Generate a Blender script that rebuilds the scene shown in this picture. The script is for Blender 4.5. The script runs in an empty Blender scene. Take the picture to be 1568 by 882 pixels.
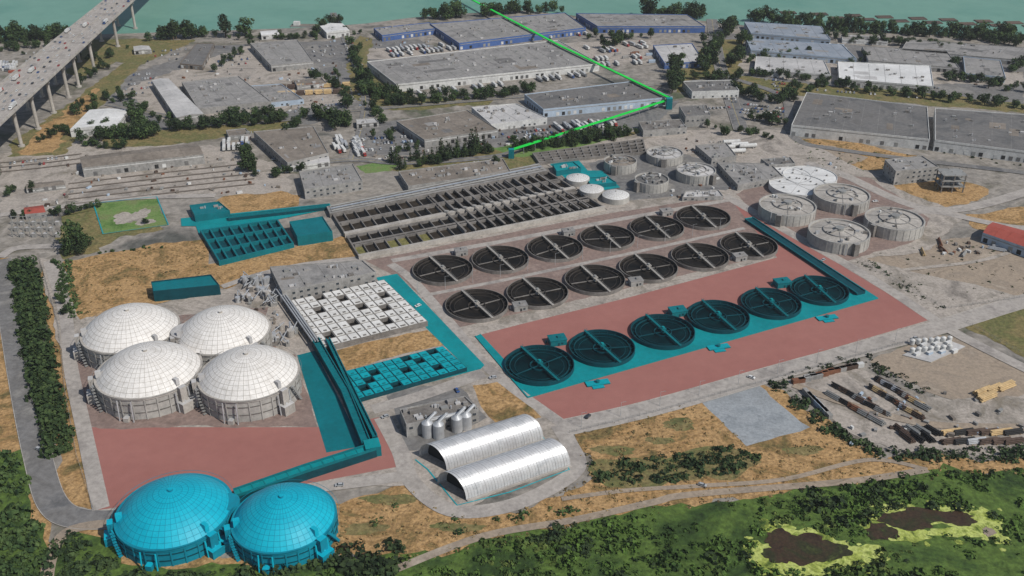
import bpy, math, random
import numpy as np
from mathutils import Vector
random.seed(7); rng=np.random.default_rng(7)
S=bpy.context.scene
F=1500.0; PITCH=math.radians(28.5); H=320.0
sp,cp=math.sin(PITCH),math.cos(PITCH)
def T(y,h=0): return (H-h)/(sp+(y-441)/F*cp)
def G(x,y,h=0.0):
    """survey coordinate -> site plan position in metres (terrain level h)"""
    u=(x-784)/F; v=(y-441)/F; t=T(y,h)
    return (u*t,(cp-v*sp)*t)
def RAD(y,w,h=0): return w/2*T(y,h)/F
# ---------------------------------------------------------------- materials
def mat(name,cols,s1=.03,s2=.6,rough=.85,metal=0.0,bump=0.0,mix2=.5,objrand=0.0,spec=.3,ctr=(.38,.62),dist=0.0):
    m=bpy.data.materials.new(name); m.use_nodes=True; nt=m.node_tree; N=nt.nodes; L=nt.links
    b=N["Principled BSDF"]; b.inputs["Roughness"].default_value=rough; b.inputs["Metallic"].default_value=metal
    b.inputs["Specular IOR Level"].default_value=spec
    geo=N.new("ShaderNodeNewGeometry")
    n1=N.new("ShaderNodeTexNoise"); n1.inputs["Scale"].default_value=s1; n1.inputs["Detail"].default_value=9; n1.inputs["Roughness"].default_value=.68; n1.inputs["Distortion"].default_value=dist
    n2=N.new("ShaderNodeTexNoise"); n2.inputs["Scale"].default_value=s2; n2.inputs["Detail"].default_value=4; n2.inputs["Roughness"].default_value=.7
    L.new(geo.outputs["Position"],n1.inputs["Vector"]); L.new(geo.outputs["Position"],n2.inputs["Vector"])
    r1=N.new("ShaderNodeValToRGB"); e=r1.color_ramp.elements
    k=len(cols); lo,hi=ctr
    e[0].position=lo; e[0].color=(*cols[0],1); e[1].position=hi; e[1].color=(*cols[-1],1)
    for i in range(1,k-1):
        q=e.new(lo+(hi-lo)*i/(k-1)); q.color=(*cols[i],1)
    L.new(n1.outputs["Fac"],r1.inputs["Fac"])
    mr=N.new("ShaderNodeMapRange"); mr.inputs["From Min"].default_value=.3; mr.inputs["From Max"].default_value=.7
    mr.inputs["To Min"].default_value=1-mix2; mr.inputs["To Max"].default_value=1+mix2
    L.new(n2.outputs["Fac"],mr.inputs["Value"])
    mx=N.new("ShaderNodeVectorMath"); mx.operation='SCALE'
    L.new(r1.outputs["Color"],mx.inputs[0]); L.new(mr.outputs["Result"],mx.inputs["Scale"])
    out=mx.outputs["Vector"]
    if objrand:
        oi=N.new("ShaderNodeObjectInfo"); m2=N.new("ShaderNodeMapRange")
        m2.inputs["To Min"].default_value=1-objrand; m2.inputs["To Max"].default_value=1+objrand
        L.new(oi.outputs["Random"],m2.inputs["Value"])
        mz=N.new("ShaderNodeVectorMath"); mz.operation='SCALE'; L.new(out,mz.inputs[0]); L.new(m2.outputs["Result"],mz.inputs["Scale"]); out=mz.outputs["Vector"]
    L.new(out,b.inputs["Base Color"])
    if bump:
        bp=N.new("ShaderNodeBump"); bp.inputs["Strength"].default_value=bump; bp.inputs["Distance"].default_value=.6
        L.new(n2.outputs["Fac"],bp.inputs["Height"]); L.new(bp.outputs["Normal"],b.inputs["Normal"])
    return m
def flat(name,c,rough=.7,metal=0.0,mix=.12,s2=.35,spec=.3): return mat(name,[tuple(a*.88 for a in c),tuple(a*1.1 for a in c)],.06,s2,rough,metal,0,mix,spec=spec)
M={}
M['ground']=mat('industrial_ground',[(.09,.09,.08),(.19,.175,.155),(.27,.245,.215),(.16,.145,.12),(.075,.09,.05)],.014,.15,.95,mix2=.35,ctr=(.34,.66),dist=.6)
M['asphalt']=mat('asphalt',[(.11,.11,.112),(.18,.175,.17),(.14,.135,.13),(.22,.21,.195)],.02,.3,.9,mix2=.22,dist=.8)
M['road']=mat('road_concrete',[(.25,.228,.21),(.36,.33,.30),(.29,.265,.24)],.04,.4,.9,mix2=.18)
M['gravel']=mat('gravel',[(.18,.16,.14),(.28,.25,.22),(.36,.32,.28),(.24,.215,.185),(.19,.165,.13)],.028,.5,.95,mix2=.28,ctr=(.33,.67),dist=.8)
M['sand']=mat('sandy_fill',[(.19,.155,.12),(.31,.25,.19),(.25,.205,.16),(.35,.295,.235)],.03,.5,.95,mix2=.22,ctr=(.33,.67),dist=1)
M['bluegravel']=mat('blue_grey_gravel',[(.20,.22,.235),(.28,.30,.315),(.23,.245,.255)],.04,.6,.95,mix2=.2)
M['dry']=mat('dry_grass',[(.075,.07,.025),(.17,.12,.048),(.30,.18,.075),(.38,.24,.11),(.25,.155,.065),(.15,.11,.042),(.08,.075,.027)],.035,.5,.95,bump=.6,mix2=.5,ctr=(.29,.71),dist=.9)
M['olive']=mat('olive_grass',[(.055,.08,.025),(.19,.15,.065),(.11,.115,.04),(.24,.18,.095)],.03,.4,.95,bump=.5,mix2=.45,ctr=(.32,.68))
M['green']=mat('marsh_green',[(.012,.026,.008),(.032,.062,.013),(.08,.13,.025),(.04,.075,.016),(.015,.032,.009)],.018,.3,.95,bump=.8,mix2=.5,ctr=(.3,.7),dist=1)
M['lawn']=mat('lawn',[(.07,.14,.03),(.13,.21,.06),(.15,.18,.07)],.05,.6,.95,mix2=.35)
M['pink']=mat('red_clay_fill',[(.285,.118,.10),(.31,.133,.112)],.02,.15,.95,mix2=.05)
M['deck']=mat('clarifier_deck',[(.15,.11,.095),(.24,.175,.15),(.19,.138,.12),(.27,.205,.175)],.035,.4,.9,mix2=.22,ctr=(.34,.66))
M['algae']=mat('yellow_algae',[(.025,.045,.010),(.09,.13,.022),(.28,.33,.065),(.42,.47,.14),(.20,.25,.045),(.05,.085,.015)],.06,.6,.9,mix2=.4,ctr=(.3,.68),dist=1.2)
M['mudpool']=mat('mud_pool',[(.016,.012,.008),(.05,.03,.017),(.03,.032,.012),(.07,.085,.02)],.05,.8,.5,mix2=.5,ctr=(.33,.70),dist=1)
M['teal']=flat('teal_paving',(.0,.215,.235),.6,mix=.10)
M['tealw']=flat('teal_wall',(.0,.135,.158),.6,mix=.12)
M['teald']=flat('teal_dark',(.0,.05,.066),.6,mix=.2)
M['tealpan']=flat('teal_panel',(.0,.29,.34),.5)
M['blue']=mat('blue_dome',[(.0,.33,.45),(.004,.38,.50)],.12,.5,.5,mix2=.07); M['blueseam']=flat('blue_seam',(.0,.20,.29)); M['bluew']=flat('blue_wall',(.0,.20,.28))
M['white']=mat('white_dome',[(.54,.515,.48),(.67,.65,.62),(.60,.575,.54)],.10,.35,.6,mix2=.12,ctr=(.33,.67)); M['seam']=flat('dome_seam',(.34,.315,.28))
M['cover']=mat('white_cover',[(.54,.53,.50),(.68,.67,.64)],.1,.35,.6,mix2=.1)
M['conc']=mat('concrete',[(.29,.27,.245),(.41,.385,.35)],.08,.6,.85,mix2=.18)
M['concd']=mat('concrete_dark',[(.12,.11,.10),(.21,.195,.18)],.08,.6,.85,mix2=.22)
M['tankwall']=mat('tank_wall',[(.30,.29,.27),(.41,.395,.365)],.1,.5,.8,mix2=.15)
M['basinw']=mat('basin_water',[(.006,.006,.006),(.020,.017,.014)],.08,.5,.6,mix2=.3,spec=.10)
M['basinb']=mat('basin_brown',[(.020,.016,.012),(.045,.036,.026)],.1,.6,.6,mix2=.3,spec=.10)
M['basino']=mat('basin_foam',[(.10,.10,.03),(.21,.19,.07)],.2,.9,.7,mix2=.4)
M['basinin']=flat('basin_inner_wall',(.045,.038,.033),mix=.25)
M['basintw']=mat('basin_teal_water',[(.0,.007,.010),(.0,.020,.025)],.08,.5,.6,mix2=.2,spec=.10)
M['roofd']=mat('roof_dark',[(.10,.10,.10),(.15,.145,.14),(.12,.115,.11)],.025,.3,.9,mix2=.2,dist=1)
M['roofm']=mat('roof_mid',[(.17,.165,.16),(.26,.25,.24),(.205,.20,.19)],.025,.3,.9,mix2=.2,dist=1)
M['rooflt']=mat('roof_light',[(.35,.345,.34),(.47,.46,.45)],.03,.3,.85,mix2=.15)
M['roofbr']=mat('roof_brown',[(.14,.12,.10),(.22,.19,.16)],.04,.3,.9,mix2=.22)
M['roofwh']=mat('roof_white',[(.50,.50,.49),(.64,.64,.63)],.03,.3,.8,mix2=.1)
M['roofbl']=mat('roof_blue',[(.19,.22,.26),(.27,.30,.34)],.04,.3,.8,mix2=.12)
M['redroof']=flat('roof_red',(.31,.07,.05))
M['wwhite']=mat('wall_white',[(.45,.45,.44),(.58,.58,.56)],.1,.4,.8,mix2=.12)
M['wgrey']=mat('wall_grey',[(.22,.215,.205),(.31,.30,.285)],.1,.4,.85,mix2=.18)
M['wblue']=flat('wall_blue',(.055,.11,.28)); M['wltbl']=flat('wall_light_blue',(.34,.41,.49)); M['wbrown']=flat('wall_brown',(.17,.14,.115)); M['wred']=flat('wall_red',(.30,.08,.05))
M['glass']=flat('window_glass',(.04,.05,.06),.15,spec=.6)
M['dark']=flat('dark_opening',(.02,.02,.02)); M['rubber']=flat('tyre_rubber',(.02,.02,.02))
M['metal']=flat('galvanised_steel',(.46,.47,.48),.45,.35)
M['corr']=mat('corrugated_sheet',[(.46,.47,.48),(.58,.585,.59),(.52,.52,.525)],.1,.35,.42,.35,mix2=.10)
M['corr2']=mat('corrugated_joint',[(.34,.345,.35),(.42,.42,.42)],.1,.35,.5,.3,mix2=.1)
M['steel']=flat('painted_steel',(.24,.24,.23),.5)
M['line']=flat('road_paint',(.6,.6,.57)); M['yline']=flat('yellow_paint',(.45,.35,.1))
M['gline']=flat('green_pipeline',(.01,.60,.06),.6)
M['water']=mat('river_water',[(.105,.245,.195),(.145,.29,.23),(.12,.26,.205)],.004,.05,.45,mix2=.05,spec=.12)
M['leafA']=mat('foliage_dark',[(.010,.022,.009),(.026,.047,.016),(.05,.078,.025)],.22,.9,.9,mix2=.4,objrand=.4)
M['leafB']=mat('foliage_mid',[(.013,.030,.010),(.036,.065,.019),(.07,.105,.032)],.22,.9,.9,mix2=.4,objrand=.4)
M['leafM']=mat('foliage_marsh',[(.010,.024,.007),(.030,.06,.013),(.075,.135,.025),(.042,.08,.017),(.11,.14,.035),(.020,.042,.010)],.022,.5,.95,mix2=.5,ctr=(.28,.72),dist=1)
M['tuft']=mat('dry_tufts',[(.08,.075,.03),(.27,.19,.085),(.15,.11,.045)],.06,.6,.95,mix2=.4)
M['bark']=flat('bark',(.09,.065,.045))
M['log']=flat('logs',(.075,.05,.038),mix=.4); M['rust']=flat('rusty_pipe',(.18,.08,.045),mix=.3); M['lumber']=flat('sawn_lumber',(.46,.33,.17),mix=.25)
for n,c in dict(carw=(.68,.68,.67),cars=(.36,.37,.38),cark=(.03,.03,.035),carr=(.38,.035,.025),carb=(.04,.09,.25),carg=(.15,.16,.17)).items(): M[n]=flat(n+'_paint',c,.35,spec=.5,mix=.06)
# ---------------------------------------------------------------- mesh builder
class MB:
    def __init__(s): s.v=[];s.f=[];s.m=[];s.mats=[]
    def mi(s,k):
        if k not in s.mats: s.mats.append(k)
        return s.mats.index(k)
    def add(s,vs,fs,k):
        o=len(s.v); s.v+=vs; i=s.mi(k)
        for f in fs: s.f.append([a+o for a in f]); s.m.append(i)
    def prism(s,p,z0,z1,k,top=None,topface=True):
        p=ccw(p); n=len(p)
        s.add([(x,y,z0) for x,y in p]+[(x,y,z1) for x,y in p],[[i,(i+1)%n,n+(i+1)%n,n+i] for i in range(n)],k)
        if topface: s.add([(x,y,z1) for x,y in p],[list(range(n))],top or k)
    def sheet(s,p,z,k):
        p=ccw(p); s.add([(x,y,z) for x,y in p],[list(range(len(p)))],k)
    def bx(s,c,lx,ly,z0,z1,k,a=0,top=None):
        ca,sa=math.cos(a),math.sin(a)
        s.prism([(c[0]+x*ca-y*sa,c[1]+x*sa+y*ca) for x,y in((-lx/2,-ly/2),(lx/2,-ly/2),(lx/2,ly/2),(-lx/2,ly/2))],z0,z1,k,top)
    def wall(s,p,q,w,z0,z1,k,top=None):
        dx,dy=q[0]-p[0],q[1]-p[1]; l=math.hypot(dx,dy) or 1; nx,ny=-dy/l*w/2,dx/l*w/2
        s.prism([(p[0]-nx,p[1]-ny),(q[0]-nx,q[1]-ny),(q[0]+nx,q[1]+ny),(p[0]+nx,p[1]+ny)],z0,z1,k,top)
    def beam(s,p,q,w,t,k):
        dx,dy=q[0]-p[0],q[1]-p[1]; l=math.hypot(dx,dy) or 1; nx,ny=-dy/l*w/2,dx/l*w/2
        V=[]
        for P in(p,q):
            V+=[(P[0]-nx,P[1]-ny,P[2]),(P[0]+nx,P[1]+ny,P[2]),(P[0]+nx,P[1]+ny,P[2]+t),(P[0]-nx,P[1]-ny,P[2]+t)]
        s.add(V,[[0,1,2,3],[4,7,6,5],[3,2,6,7],[0,4,5,1],[0,3,7,4],[1,5,6,2]],k)
    def cyl(s,c,r,z0,z1,k,n=32,top=None,r1=None):
        r1=r if r1 is None else r1
        A=[(math.cos(2*math.pi*i/n),math.sin(2*math.pi*i/n)) for i in range(n)]
        s.add([(c[0]+r*a,c[1]+r*b,z0) for a,b in A]+[(c[0]+r1*a,c[1]+r1*b,z1) for a,b in A],[[i,(i+1)%n,n+(i+1)%n,n+i] for i in range(n)],k)
        s.add([(c[0]+r1*a,c[1]+r1*b,z1) for a,b in A],[list(range(n))],top or k)
    def ring(s,c,r0,r1,z0,z1,k,n=64,inner=None,a0=0,a1=2*math.pi):
        A=[(math.cos(a0+(a1-a0)*i/n),math.sin(a0+(a1-a0)*i/n)) for i in range(n+1)]
        for(ra,za,rb,zb,kk)in((r1,z0,r1,z1,k),(r1,z1,r0,z1,k),(r0,z1,r0,z0,inner or k)):
            V=[(c[0]+ra*a,c[1]+ra*b,za) for a,b in A]+[(c[0]+rb*a,c[1]+rb*b,zb) for a,b in A]
            s.add(V,[[i,i+1,n+2+i,n+1+i] for i in range(n)],kk)
    def pipe(s,p,q,r,k,n=8):
        p,q=Vector(p),Vector(q); d=(q-p).normalized(); u=d.orthogonal().normalized(); w=d.cross(u)
        V=[tuple(P+r*(math.cos(2*math.pi*i/n)*u+math.sin(2*math.pi*i/n)*w)) for P in(p,q) for i in range(n)]
        s.add(V,[[i,(i+1)%n,n+(i+1)%n,n+i] for i in range(n)]+[list(range(n))[::-1],list(range(n,2*n))],k)
    def polyring(s,p,ins,z0,z1,k):
        p=ccw(p); q=inset(p,ins); n=len(p)
        V=[(x,y,z0) for x,y in p]+[(x,y,z1) for x,y in p]+[(x,y,z1) for x,y in q]+[(x,y,z0) for x,y in q]
        fs=[]
        for i in range(n):
            j=(i+1)%n; fs+=[[i,j,n+j,n+i],[n+i,n+j,2*n+j,2*n+i],[2*n+i,2*n+j,3*n+j,3*n+i]]
        s.add(V,fs,k)
    def dome(s,c,r,z,h,k,seam,n=44,m=9,g=.16):
        Rs=(r*r+h*h)/(2*h); th=math.asin(min(1,r/Rs))
        def P(i,j):
            a=th*(1-j/m); b=2*math.pi*i/n; return (c[0]+Rs*math.sin(a)*math.cos(b),c[1]+Rs*math.sin(a)*math.sin(b),z+h-Rs+Rs*math.cos(a))
        for j in range(m-1):
            st=1 if j<m-3 else 2
            for i in range(0,n,st):
                q=[Vector(P(i,j)),Vector(P(i+st,j)),Vector(P(i+st,j+1)),Vector(P(i,j+1))]
                wdt=(q[1]-q[0]).length; hgt=(q[3]-q[0]).length
                fx=min(.4,g/max(wdt,.1)); fy=min(.4,g/max(hgt,.1))
                def bl(a,b): return tuple((q[0]*(1-a)+q[1]*a)*(1-b)+(q[3]*(1-a)+q[2]*a)*b)
                I=[bl(fx,fy),bl(1-fx,fy),bl(1-fx,1-fy),bl(fx,1-fy)]
                V=[tuple(x) for x in q]+I
                s.add(V,[[0,1,5,4],[1,2,6,5],[2,3,7,6],[3,0,4,7]],seam); s.add(I,[[0,1,2,3]],k)
        V=[P(i,m-1) for i in range(n)]; s.add(V,[list(range(n))],k)
        s.cyl((c[0],c[1]),r*.045,z+h-.4,z+h+1.0,seam,12,top=k)
    def build(s,name):
        me=bpy.data.meshes.new(name); me.from_pydata(s.v,[],s.f)
        for k in s.mats: me.materials.append(M[k])
        me.polygons.foreach_set('material_index',s.m)
        me.update(); o=bpy.data.objects.new(name,me); S.collection.objects.link(o); return o
def area(p): return sum(p[i][0]*p[(i+1)%len(p)][1]-p[(i+1)%len(p)][0]*p[i][1] for i in range(len(p)))/2
def ccw(p): p=[tuple(q[:2]) for q in p]; return p if area(p)>0 else p[::-1]
def inset(p,d):
    n=len(p); out=[]
    for i in range(n):
        a=Vector(p[i-1]);b=Vector(p[i]);c=Vector(p[(i+1)%n])
        e1=(b-a).normalized(); e2=(c-b).normalized(); n1=Vector((-e1.y,e1.x)); n2=Vector((-e2.y,e2.x))
        k=1+n1.dot(n2); m=(n1+n2)/max(k,.3); out.append(tuple(b+m*d))
    return out
def lerp(a,b,t): return tuple(x+(y-x)*t for x,y in zip(a,b))
class Q:
    def __init__(s,px,h=0): s.p=[G(x,y,h) for x,y in px]   # NL NR FR FL
    def __call__(s,a,b): return lerp(lerp(s.p[0],s.p[1],a),lerp(s.p[3],s.p[2],a),b)
    def cell(s,a0,a1,b0,b1): return [s(a0,b0),s(a1,b0),s(a1,b1),s(a0,b1)]
    def len(s): return math.dist(s.p[0],s.p[1])
    def dep(s): return math.dist(s.p[0],s.p[3])
# ---------------------------------------------------------------- ground zones
ZL=[0.01]
def nz(): ZL[0]+=.004; return ZL[0]
def organic(p,amp,step=5):
    out=[]; n=len(p)
    for i in range(n):
        a,b=p[i],p[(i+1)%n]; l=math.dist(a,b); k=max(1,int(l/step))
        w1=random.uniform(0,6)
        for j in range(k):
            q=lerp(a,b,j/k); m=amp*1.3*math.sin(j*.55+w1)*min(1,j/3)
            out.append((q[0]+random.gauss(0,amp*.7)+m*.5,q[1]+random.gauss(0,amp*.7)+m))
    return out
def zone(name,px,k,amp=0,step=6):
    p=[G(x,y) for x,y in px]
    if amp: p=organic(p,amp,step)
    b=MB(); b.sheet(p,nz(),k); return b.build(name)
def blobs(name,items,k):
    """irregular shore: overlapping rounded patches, each its own thin layer"""
    b=MB()
    for (x,y,rx,ry) in items:
        c=G(x,y); e=G(x+rx,y); f=G(x,y-ry); RX=e[0]-c[0]; RY=f[1]-c[1]; n=46
        ph=[random.uniform(0,6.28) for _ in range(4)]; p=[]
        for i in range(n):
            t=2*math.pi*i/n; m=1+.13*math.sin(2*t+ph[0])+.11*math.sin(3*t+ph[1])+.08*math.sin(7*t+ph[2])+.05*math.sin(13*t+ph[3])+random.uniform(-.05,.05)
            p.append((c[0]+RX*m*math.cos(t),c[1]+RY*m*math.sin(t)))
        z=nz(); b.add([(c[0],c[1],z)]+[(u,v,z) for u,v in p],[[0,1+i,1+(i+1)%n] for i in range(n)],k)
    return b.build(name)
def spline(P,k=6):
    out=[]
    for i in range(len(P)-1):
        p0=P[max(i-1,0)];p1=P[i];p2=P[i+1];p3=P[min(i+2,len(P)-1)]
        for j in range(k):
            t=j/k; out.append(tuple(.5*((2*b)+(-a+c)*t+(2*a-5*b+4*c-d)*t*t+(-a+3*b-3*c+d)*t**3) for a,b,c,d in zip(p0,p1,p2,p3)))
    out.append(P[-1]); return out
def offs(P,d):
    out=[]
    for i in range(len(P)):
        a=P[max(i-1,0)];b=P[min(i+1,len(P)-1)]; dx,dy=b[0]-a[0],b[1]-a[1]; l=math.hypot(dx,dy) or 1
        out.append((P[i][0]-dy/l*d,P[i][1]+dx/l*d))
    return out
def road(name,px,w,k='road',mark=False,kerb=False,k2=6):
    P=spline([G(x,y) for x,y in px],k2); z=nz(); b=MB()
    def strip(d0,d1,zz,kk,zb=None):
        A,B=offs(P,d0),offs(P,d1); n=len(P)
        b.add([(x,y,zz) for x,y in A]+[(x,y,zz) for x,y in B],[[n+i,n+i+1,i+1,i] if d0>d1 else [i,i+1,n+i+1,n+i][::-1] for i in range(n-1)],kk)
        if zb is not None:
            for C in(A,B): b.add([(x,y,zb) for x,y in C]+[(x,y,zz) for x,y in C],[[i,i+1,n+i+1,n+i] for i in range(n-1)],kk)
    strip(w/2,-w/2,z,k)
    if kerb:
        strip(w/2+.35,w/2,z+.12,'conc',z-.03); strip(-w/2,-w/2-.35,z+.12,'conc',z-.03)
    if mark:
        zz=nz(); strip(.15,-.15,zz,'yline')
    return b.build(name)
b=MB(); b.sheet([(-9000,-3000),(9000,-3000),(9000,14000),(-9000,14000)],0,'ground'); b.build('ground')
sh=[(-500,64),(0,64),(110,54),(230,50),(330,47),(480,42),(560,36),(630,27),(720,20),(800,16),(880,24),(1000,26),(1080,32),(1150,40),(1220,46),(1400,52),(1568,60),(1900,70)]
b=MB(); b.sheet([G(x,y) for x,y in sh]+[(2600,2300),(-2600,2300)],nz(),'water'); b.build('river_water')
zone('asphalt_yard',[(180,120),(330,70),(560,60),(640,60),(760,110),(560,160),(480,190),(240,200),(160,160)],'asphalt',1.5)
zone('asphalt_yard',[(540,190),(860,160),(1040,155),(1000,195),(800,225),(560,240)],'asphalt',1.5)
zone('gravel_yard',[(0,235),(130,215),(330,225),(440,255),(460,300),(330,300),(100,310),(0,330)],'gravel',2)
zone('asphalt_yard',[(1110,50),(1568,95),(1568,165),(1210,140),(1120,175)],'asphalt',1)
zone('gravel_yard',[(540,75),(700,72),(1010,60),(1000,95),(930,100),(560,90)],'gravel',1)
zone('gravel_yard',[(180,140),(260,110),(380,70),(480,110),(560,150),(420,175),(250,185)],'gravel',3)
zone('gravel_yard',[(1120,70),(1300,100),(1568,110),(1568,130),(1240,125),(1120,110)],'gravel',2)
zone('dry_grass',[(15,240),(100,236),(130,190),(165,150),(215,100),(190,96),(150,125),(118,150),(60,190),(20,215)],'olive',2)
zone('dry_grass',[(25,236),(80,234),(115,190),(150,150),(145,135),(110,160),(60,200)],'dry',2.5)
zone('olive_grass',[(140,60),(230,60),(300,62),(215,100),(180,95),(120,120),(100,110)],'olive',2)
zone('olive_grass',[(550,55),(570,60),(560,110),(640,150),(760,150),(750,160),(600,170),(540,150),(530,90)],'olive',2)
zone('olive_grass',[(150,205),(240,200),(440,180),(440,196),(260,222),(160,228)],'olive',2)
zone('olive_grass',[(1030,100),(1100,60),(1140,60),(1130,115),(1240,130),(1400,140),(1568,160),(1568,172),(1220,146),(1040,142)],'olive',2)
zone('lawn',[(545,255),(580,248),(610,253),(600,262),(560,265)],'lawn',.6,3)
zone('olive_grass',[(600,262),(640,240),(780,225),(980,200),(985,215),(830,245),(780,262),(640,262)],'olive',2)
zone('lawn',[(750,228),(790,220),(880,208),(960,208),(860,235),(790,240)],'lawn',1)
zone('dry_grass',[(0,395),(12,395),(48,690),(80,800),(75,882),(-30,882),(-30,395)],'dry',1.5)
zone('dry_grass',[(62,420),(75,400),(100,520),(128,655),(152,782),(110,775),(88,740)],'dry',1.5)
zone('dry_grass',[(88,402),(180,385),(245,372),(312,366),(320,402),(380,395),(500,368),(535,360),(548,392),(470,402),(345,442),(230,470),(125,490),(98,475)],'dry',2)
zone('olive_grass',[(92,330),(145,315),(250,325),(248,352),(180,362),(150,385),(92,395)],'olive',2)
zone('lawn',[(145,312),(240,303),(256,345),(158,358)],'lawn',.5)
blobs('sandy_patch',[(192,334,20,8),(212,330,16,9),(222,340,13,5)],'gravel')
zone('dry_grass',[(340,300),(430,293),(458,300),(458,315),(350,330),(325,318)],'dry',1)
zone('dry_grass',[(1205,212),(1290,215),(1410,240),(1400,262),(1330,262),(1255,252),(1215,235)],'dry',1.5)
blobs('sandy_patch',[(1255,232,32,10),(1300,242,26,8)],'sand')
zone('dry_grass',[(1350,282),(1440,270),(1515,290),(1500,308),(1420,322),(1360,305)],'dry',1.5)
zone('dry_grass',[(1475,330),(1620,310),(1620,380),(1560,375),(1490,350)],'dry',1.5)
zone('sandy_lot',[(1310,400),(1385,375),(1568,355),(1640,400),(1568,455),(1450,474)],'sand',1.2)
zone('dry_grass',[(1470,495),(1568,468),(1640,470),(1640,560),(1568,548)],'olive',1.5)
zone('gravel_lot',[(1330,552),(1430,515),(1480,515),(1568,560),(1640,590),(1568,612),(1450,612)],'sand',1.5)
zone('gravel_yard',[(1190,585),(1290,558),(1340,575),(1440,612),(1640,605),(1640,690),(1568,697),(1410,697),(1330,680),(1250,625)],'gravel',1.5)
zone('dry_grass',[(872,668),(1060,612),(1078,618),(1160,590),(1200,600),(1290,660),(1350,702),(1640,700),(1640,722),(1300,742),(1100,770),(900,803),(740,835),(620,868),(500,840),(490,770),(620,740),(690,788),(800,785),(905,735),(900,700)],'dry',2)
zone('olive_grass',[(900,705),(1130,685),(1165,705),(1120,735),(930,745),(905,730)],'olive',2)
blobs('olive_grass',[(940,690,30,8),(1040,650,26,9),(1010,675,20,6),(1230,690,30,7),(600,765,40,9),(560,810,34,9),(700,808,40,7)],'olive')
zone('gravel_pad',[(1070,612),(1160,590),(1240,655),(1145,683)],'bluegravel',.6)
zone('dry_grass',[(95,835),(130,805),(200,800),(360,850),(500,830),(520,882),(480,960),(80,960)],'dry',2)
zone('marsh',[(505,860),(620,852),(740,828),(900,795),(1100,768),(1290,742),(1400,722),(1700,712),(1800,1000),(400,1000),(430,885)],'green',2.5)
zone('marsh',[(78,830),(110,812),(165,835),(230,872),(400,868),(520,850),(540,960),(60,960)],'green',2)
zone('marsh',[(-40,690),(35,690),(60,800),(75,900),(-60,900)],'green',2)
blobs('algae_mat',[(1165,850,28,20),(1195,812,26,14),(1240,830,50,17),(1285,845,34,17),(1235,868,56,14),(1180,876,24,9),(1330,845,26,12),(1345,805,28,18),(1395,790,44,17),(1455,790,46,15),(1505,798,30,20),(1522,822,22,12),(1470,815,44,9),(1390,818,36,12),(1310,862,26,9)]+[(x+random.gauss(0,9),y+random.gauss(0,5),random.uniform(3,9),random.uniform(1.5,4)) for x,y in [(1140,858),(1150,832),(1172,806),(1215,796),(1262,812),(1316,828),(1318,800),(1345,780),(1400,768),(1460,770),(1520,780),(1545,810),(1535,838),(1470,830),(1420,834),(1360,856),(1320,874),(1260,884),(1200,888),(1150,878)]],'algae')
blobs('marsh_pool',[(1195,828,24,15),(1225,840,42,22),(1268,845,34,15),(1195,850,26,13)],'mudpool')
blobs('marsh_pool',[(1350,815,22,14),(1378,798,30,13),(1418,790,36,13),(1462,794,34,10),(1400,802,30,10)],'mudpool')
blobs('sandy_patch',[(1514,815,9,7)],'sand')
zone('plant_pavement',[(60,395),(95,400),(120,490),(230,470),(345,445),(400,420),(550,395),(930,322),(1110,300),(1180,290),(1330,400),(1568,455),(1420,512),(1000,635),(870,665),(850,720),(700,785),(640,745),(480,750),(200,800),(150,785)],'gravel',.8)
zone('plant_pavement',[(820,240),(1000,200),(1200,200),(1400,300),(1480,330),(1420,385),(1310,400),(1130,305),(930,322),(860,270)],'gravel',1)
zone('brick_apron',[(1125,298),(1200,272),(1330,272),(1425,335),(1405,368),(1300,400),(1230,385)],'deck',1)
zone('asphalt_patch',[(900,250),(1010,225),(1110,255),(1120,290),(960,308),(930,300)],'asphalt',1.2)
zone('asphalt_patch',[(590,600),(700,585),(745,640),(660,690),(625,690)],'asphalt',.6)
zone('dry_grass',[(330,415),(440,390),(540,370),(545,393),(420,415),(350,440)],'dry',1.2)
zone('clay_apron',[(125,655),(300,655),(495,655),(580,640),(622,697),(607,716),(490,738),(352,762),(200,775),(150,782)],'pink')
zone('brick_apron',[(420,540),(450,545),(470,600),(490,655),(380,655),(120,655),(112,560),(130,500),(410,470)],'deck',1)
zone('clarifier_deck',[(560,400),(930,328),(1112,300),(1125,308),(1205,385),(690,505),(620,430)],'deck',.3)
zone('clay_field',[(733,514),(795,498),(960,457),(1190,395),(1120,308),(1140,312),(1230,372),(1425,490),(1160,568),(872,647),(838,640)],'pink')
road('concrete_walkway',[(640,455),(760,432),(950,392),(1140,350)],4,'road',k2=1)
road('concrete_walkway',[(600,400),(760,372),(940,338),(1115,307)],6,'road',k2=1)
zone('dry_grass',[(498,542),(560,525),(655,505),(682,528),(600,548),(512,572)],'dry',.6)
zone('dry_grass',[(722,592),(768,585),(800,610),(828,640),(760,650),(735,625)],'dry',1)
zone('teal_apron',[(728,516),(736,512),(786,566),(825,557),(1255,443),(1295,432),(1140,335),(1152,333),(1345,457),(808,611)],'teal')
zone('teal_paving',[(277,335),(350,328),(505,312),(508,320),(400,342),(305,360),(300,347),(278,347)],'teal')
zone('teal_pit_floor',[(455,545),(482,538),(556,684),(500,694)],'tealw')
road('perimeter_road',[(2,398),(18,500),(38,610),(58,700),(80,770),(120,795),(200,795)],13,'asphalt',False,True)
road('service_road',[(75,400),(100,480),(108,560),(128,655),(155,780)],8,'road')
road('service_road',[(598,405),(632,430),(690,496),(754,570),(868,655)],7,'road')
zone('teal_paving',[(575,426),(608,420),(742,560),(736,566),(545,616),(545,612),(712,562)],'teal')
road('service_road',[(868,655),(1000,625),(1200,568),(1420,507),(1568,462),(1700,430)],14,'road',False,True)
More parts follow.
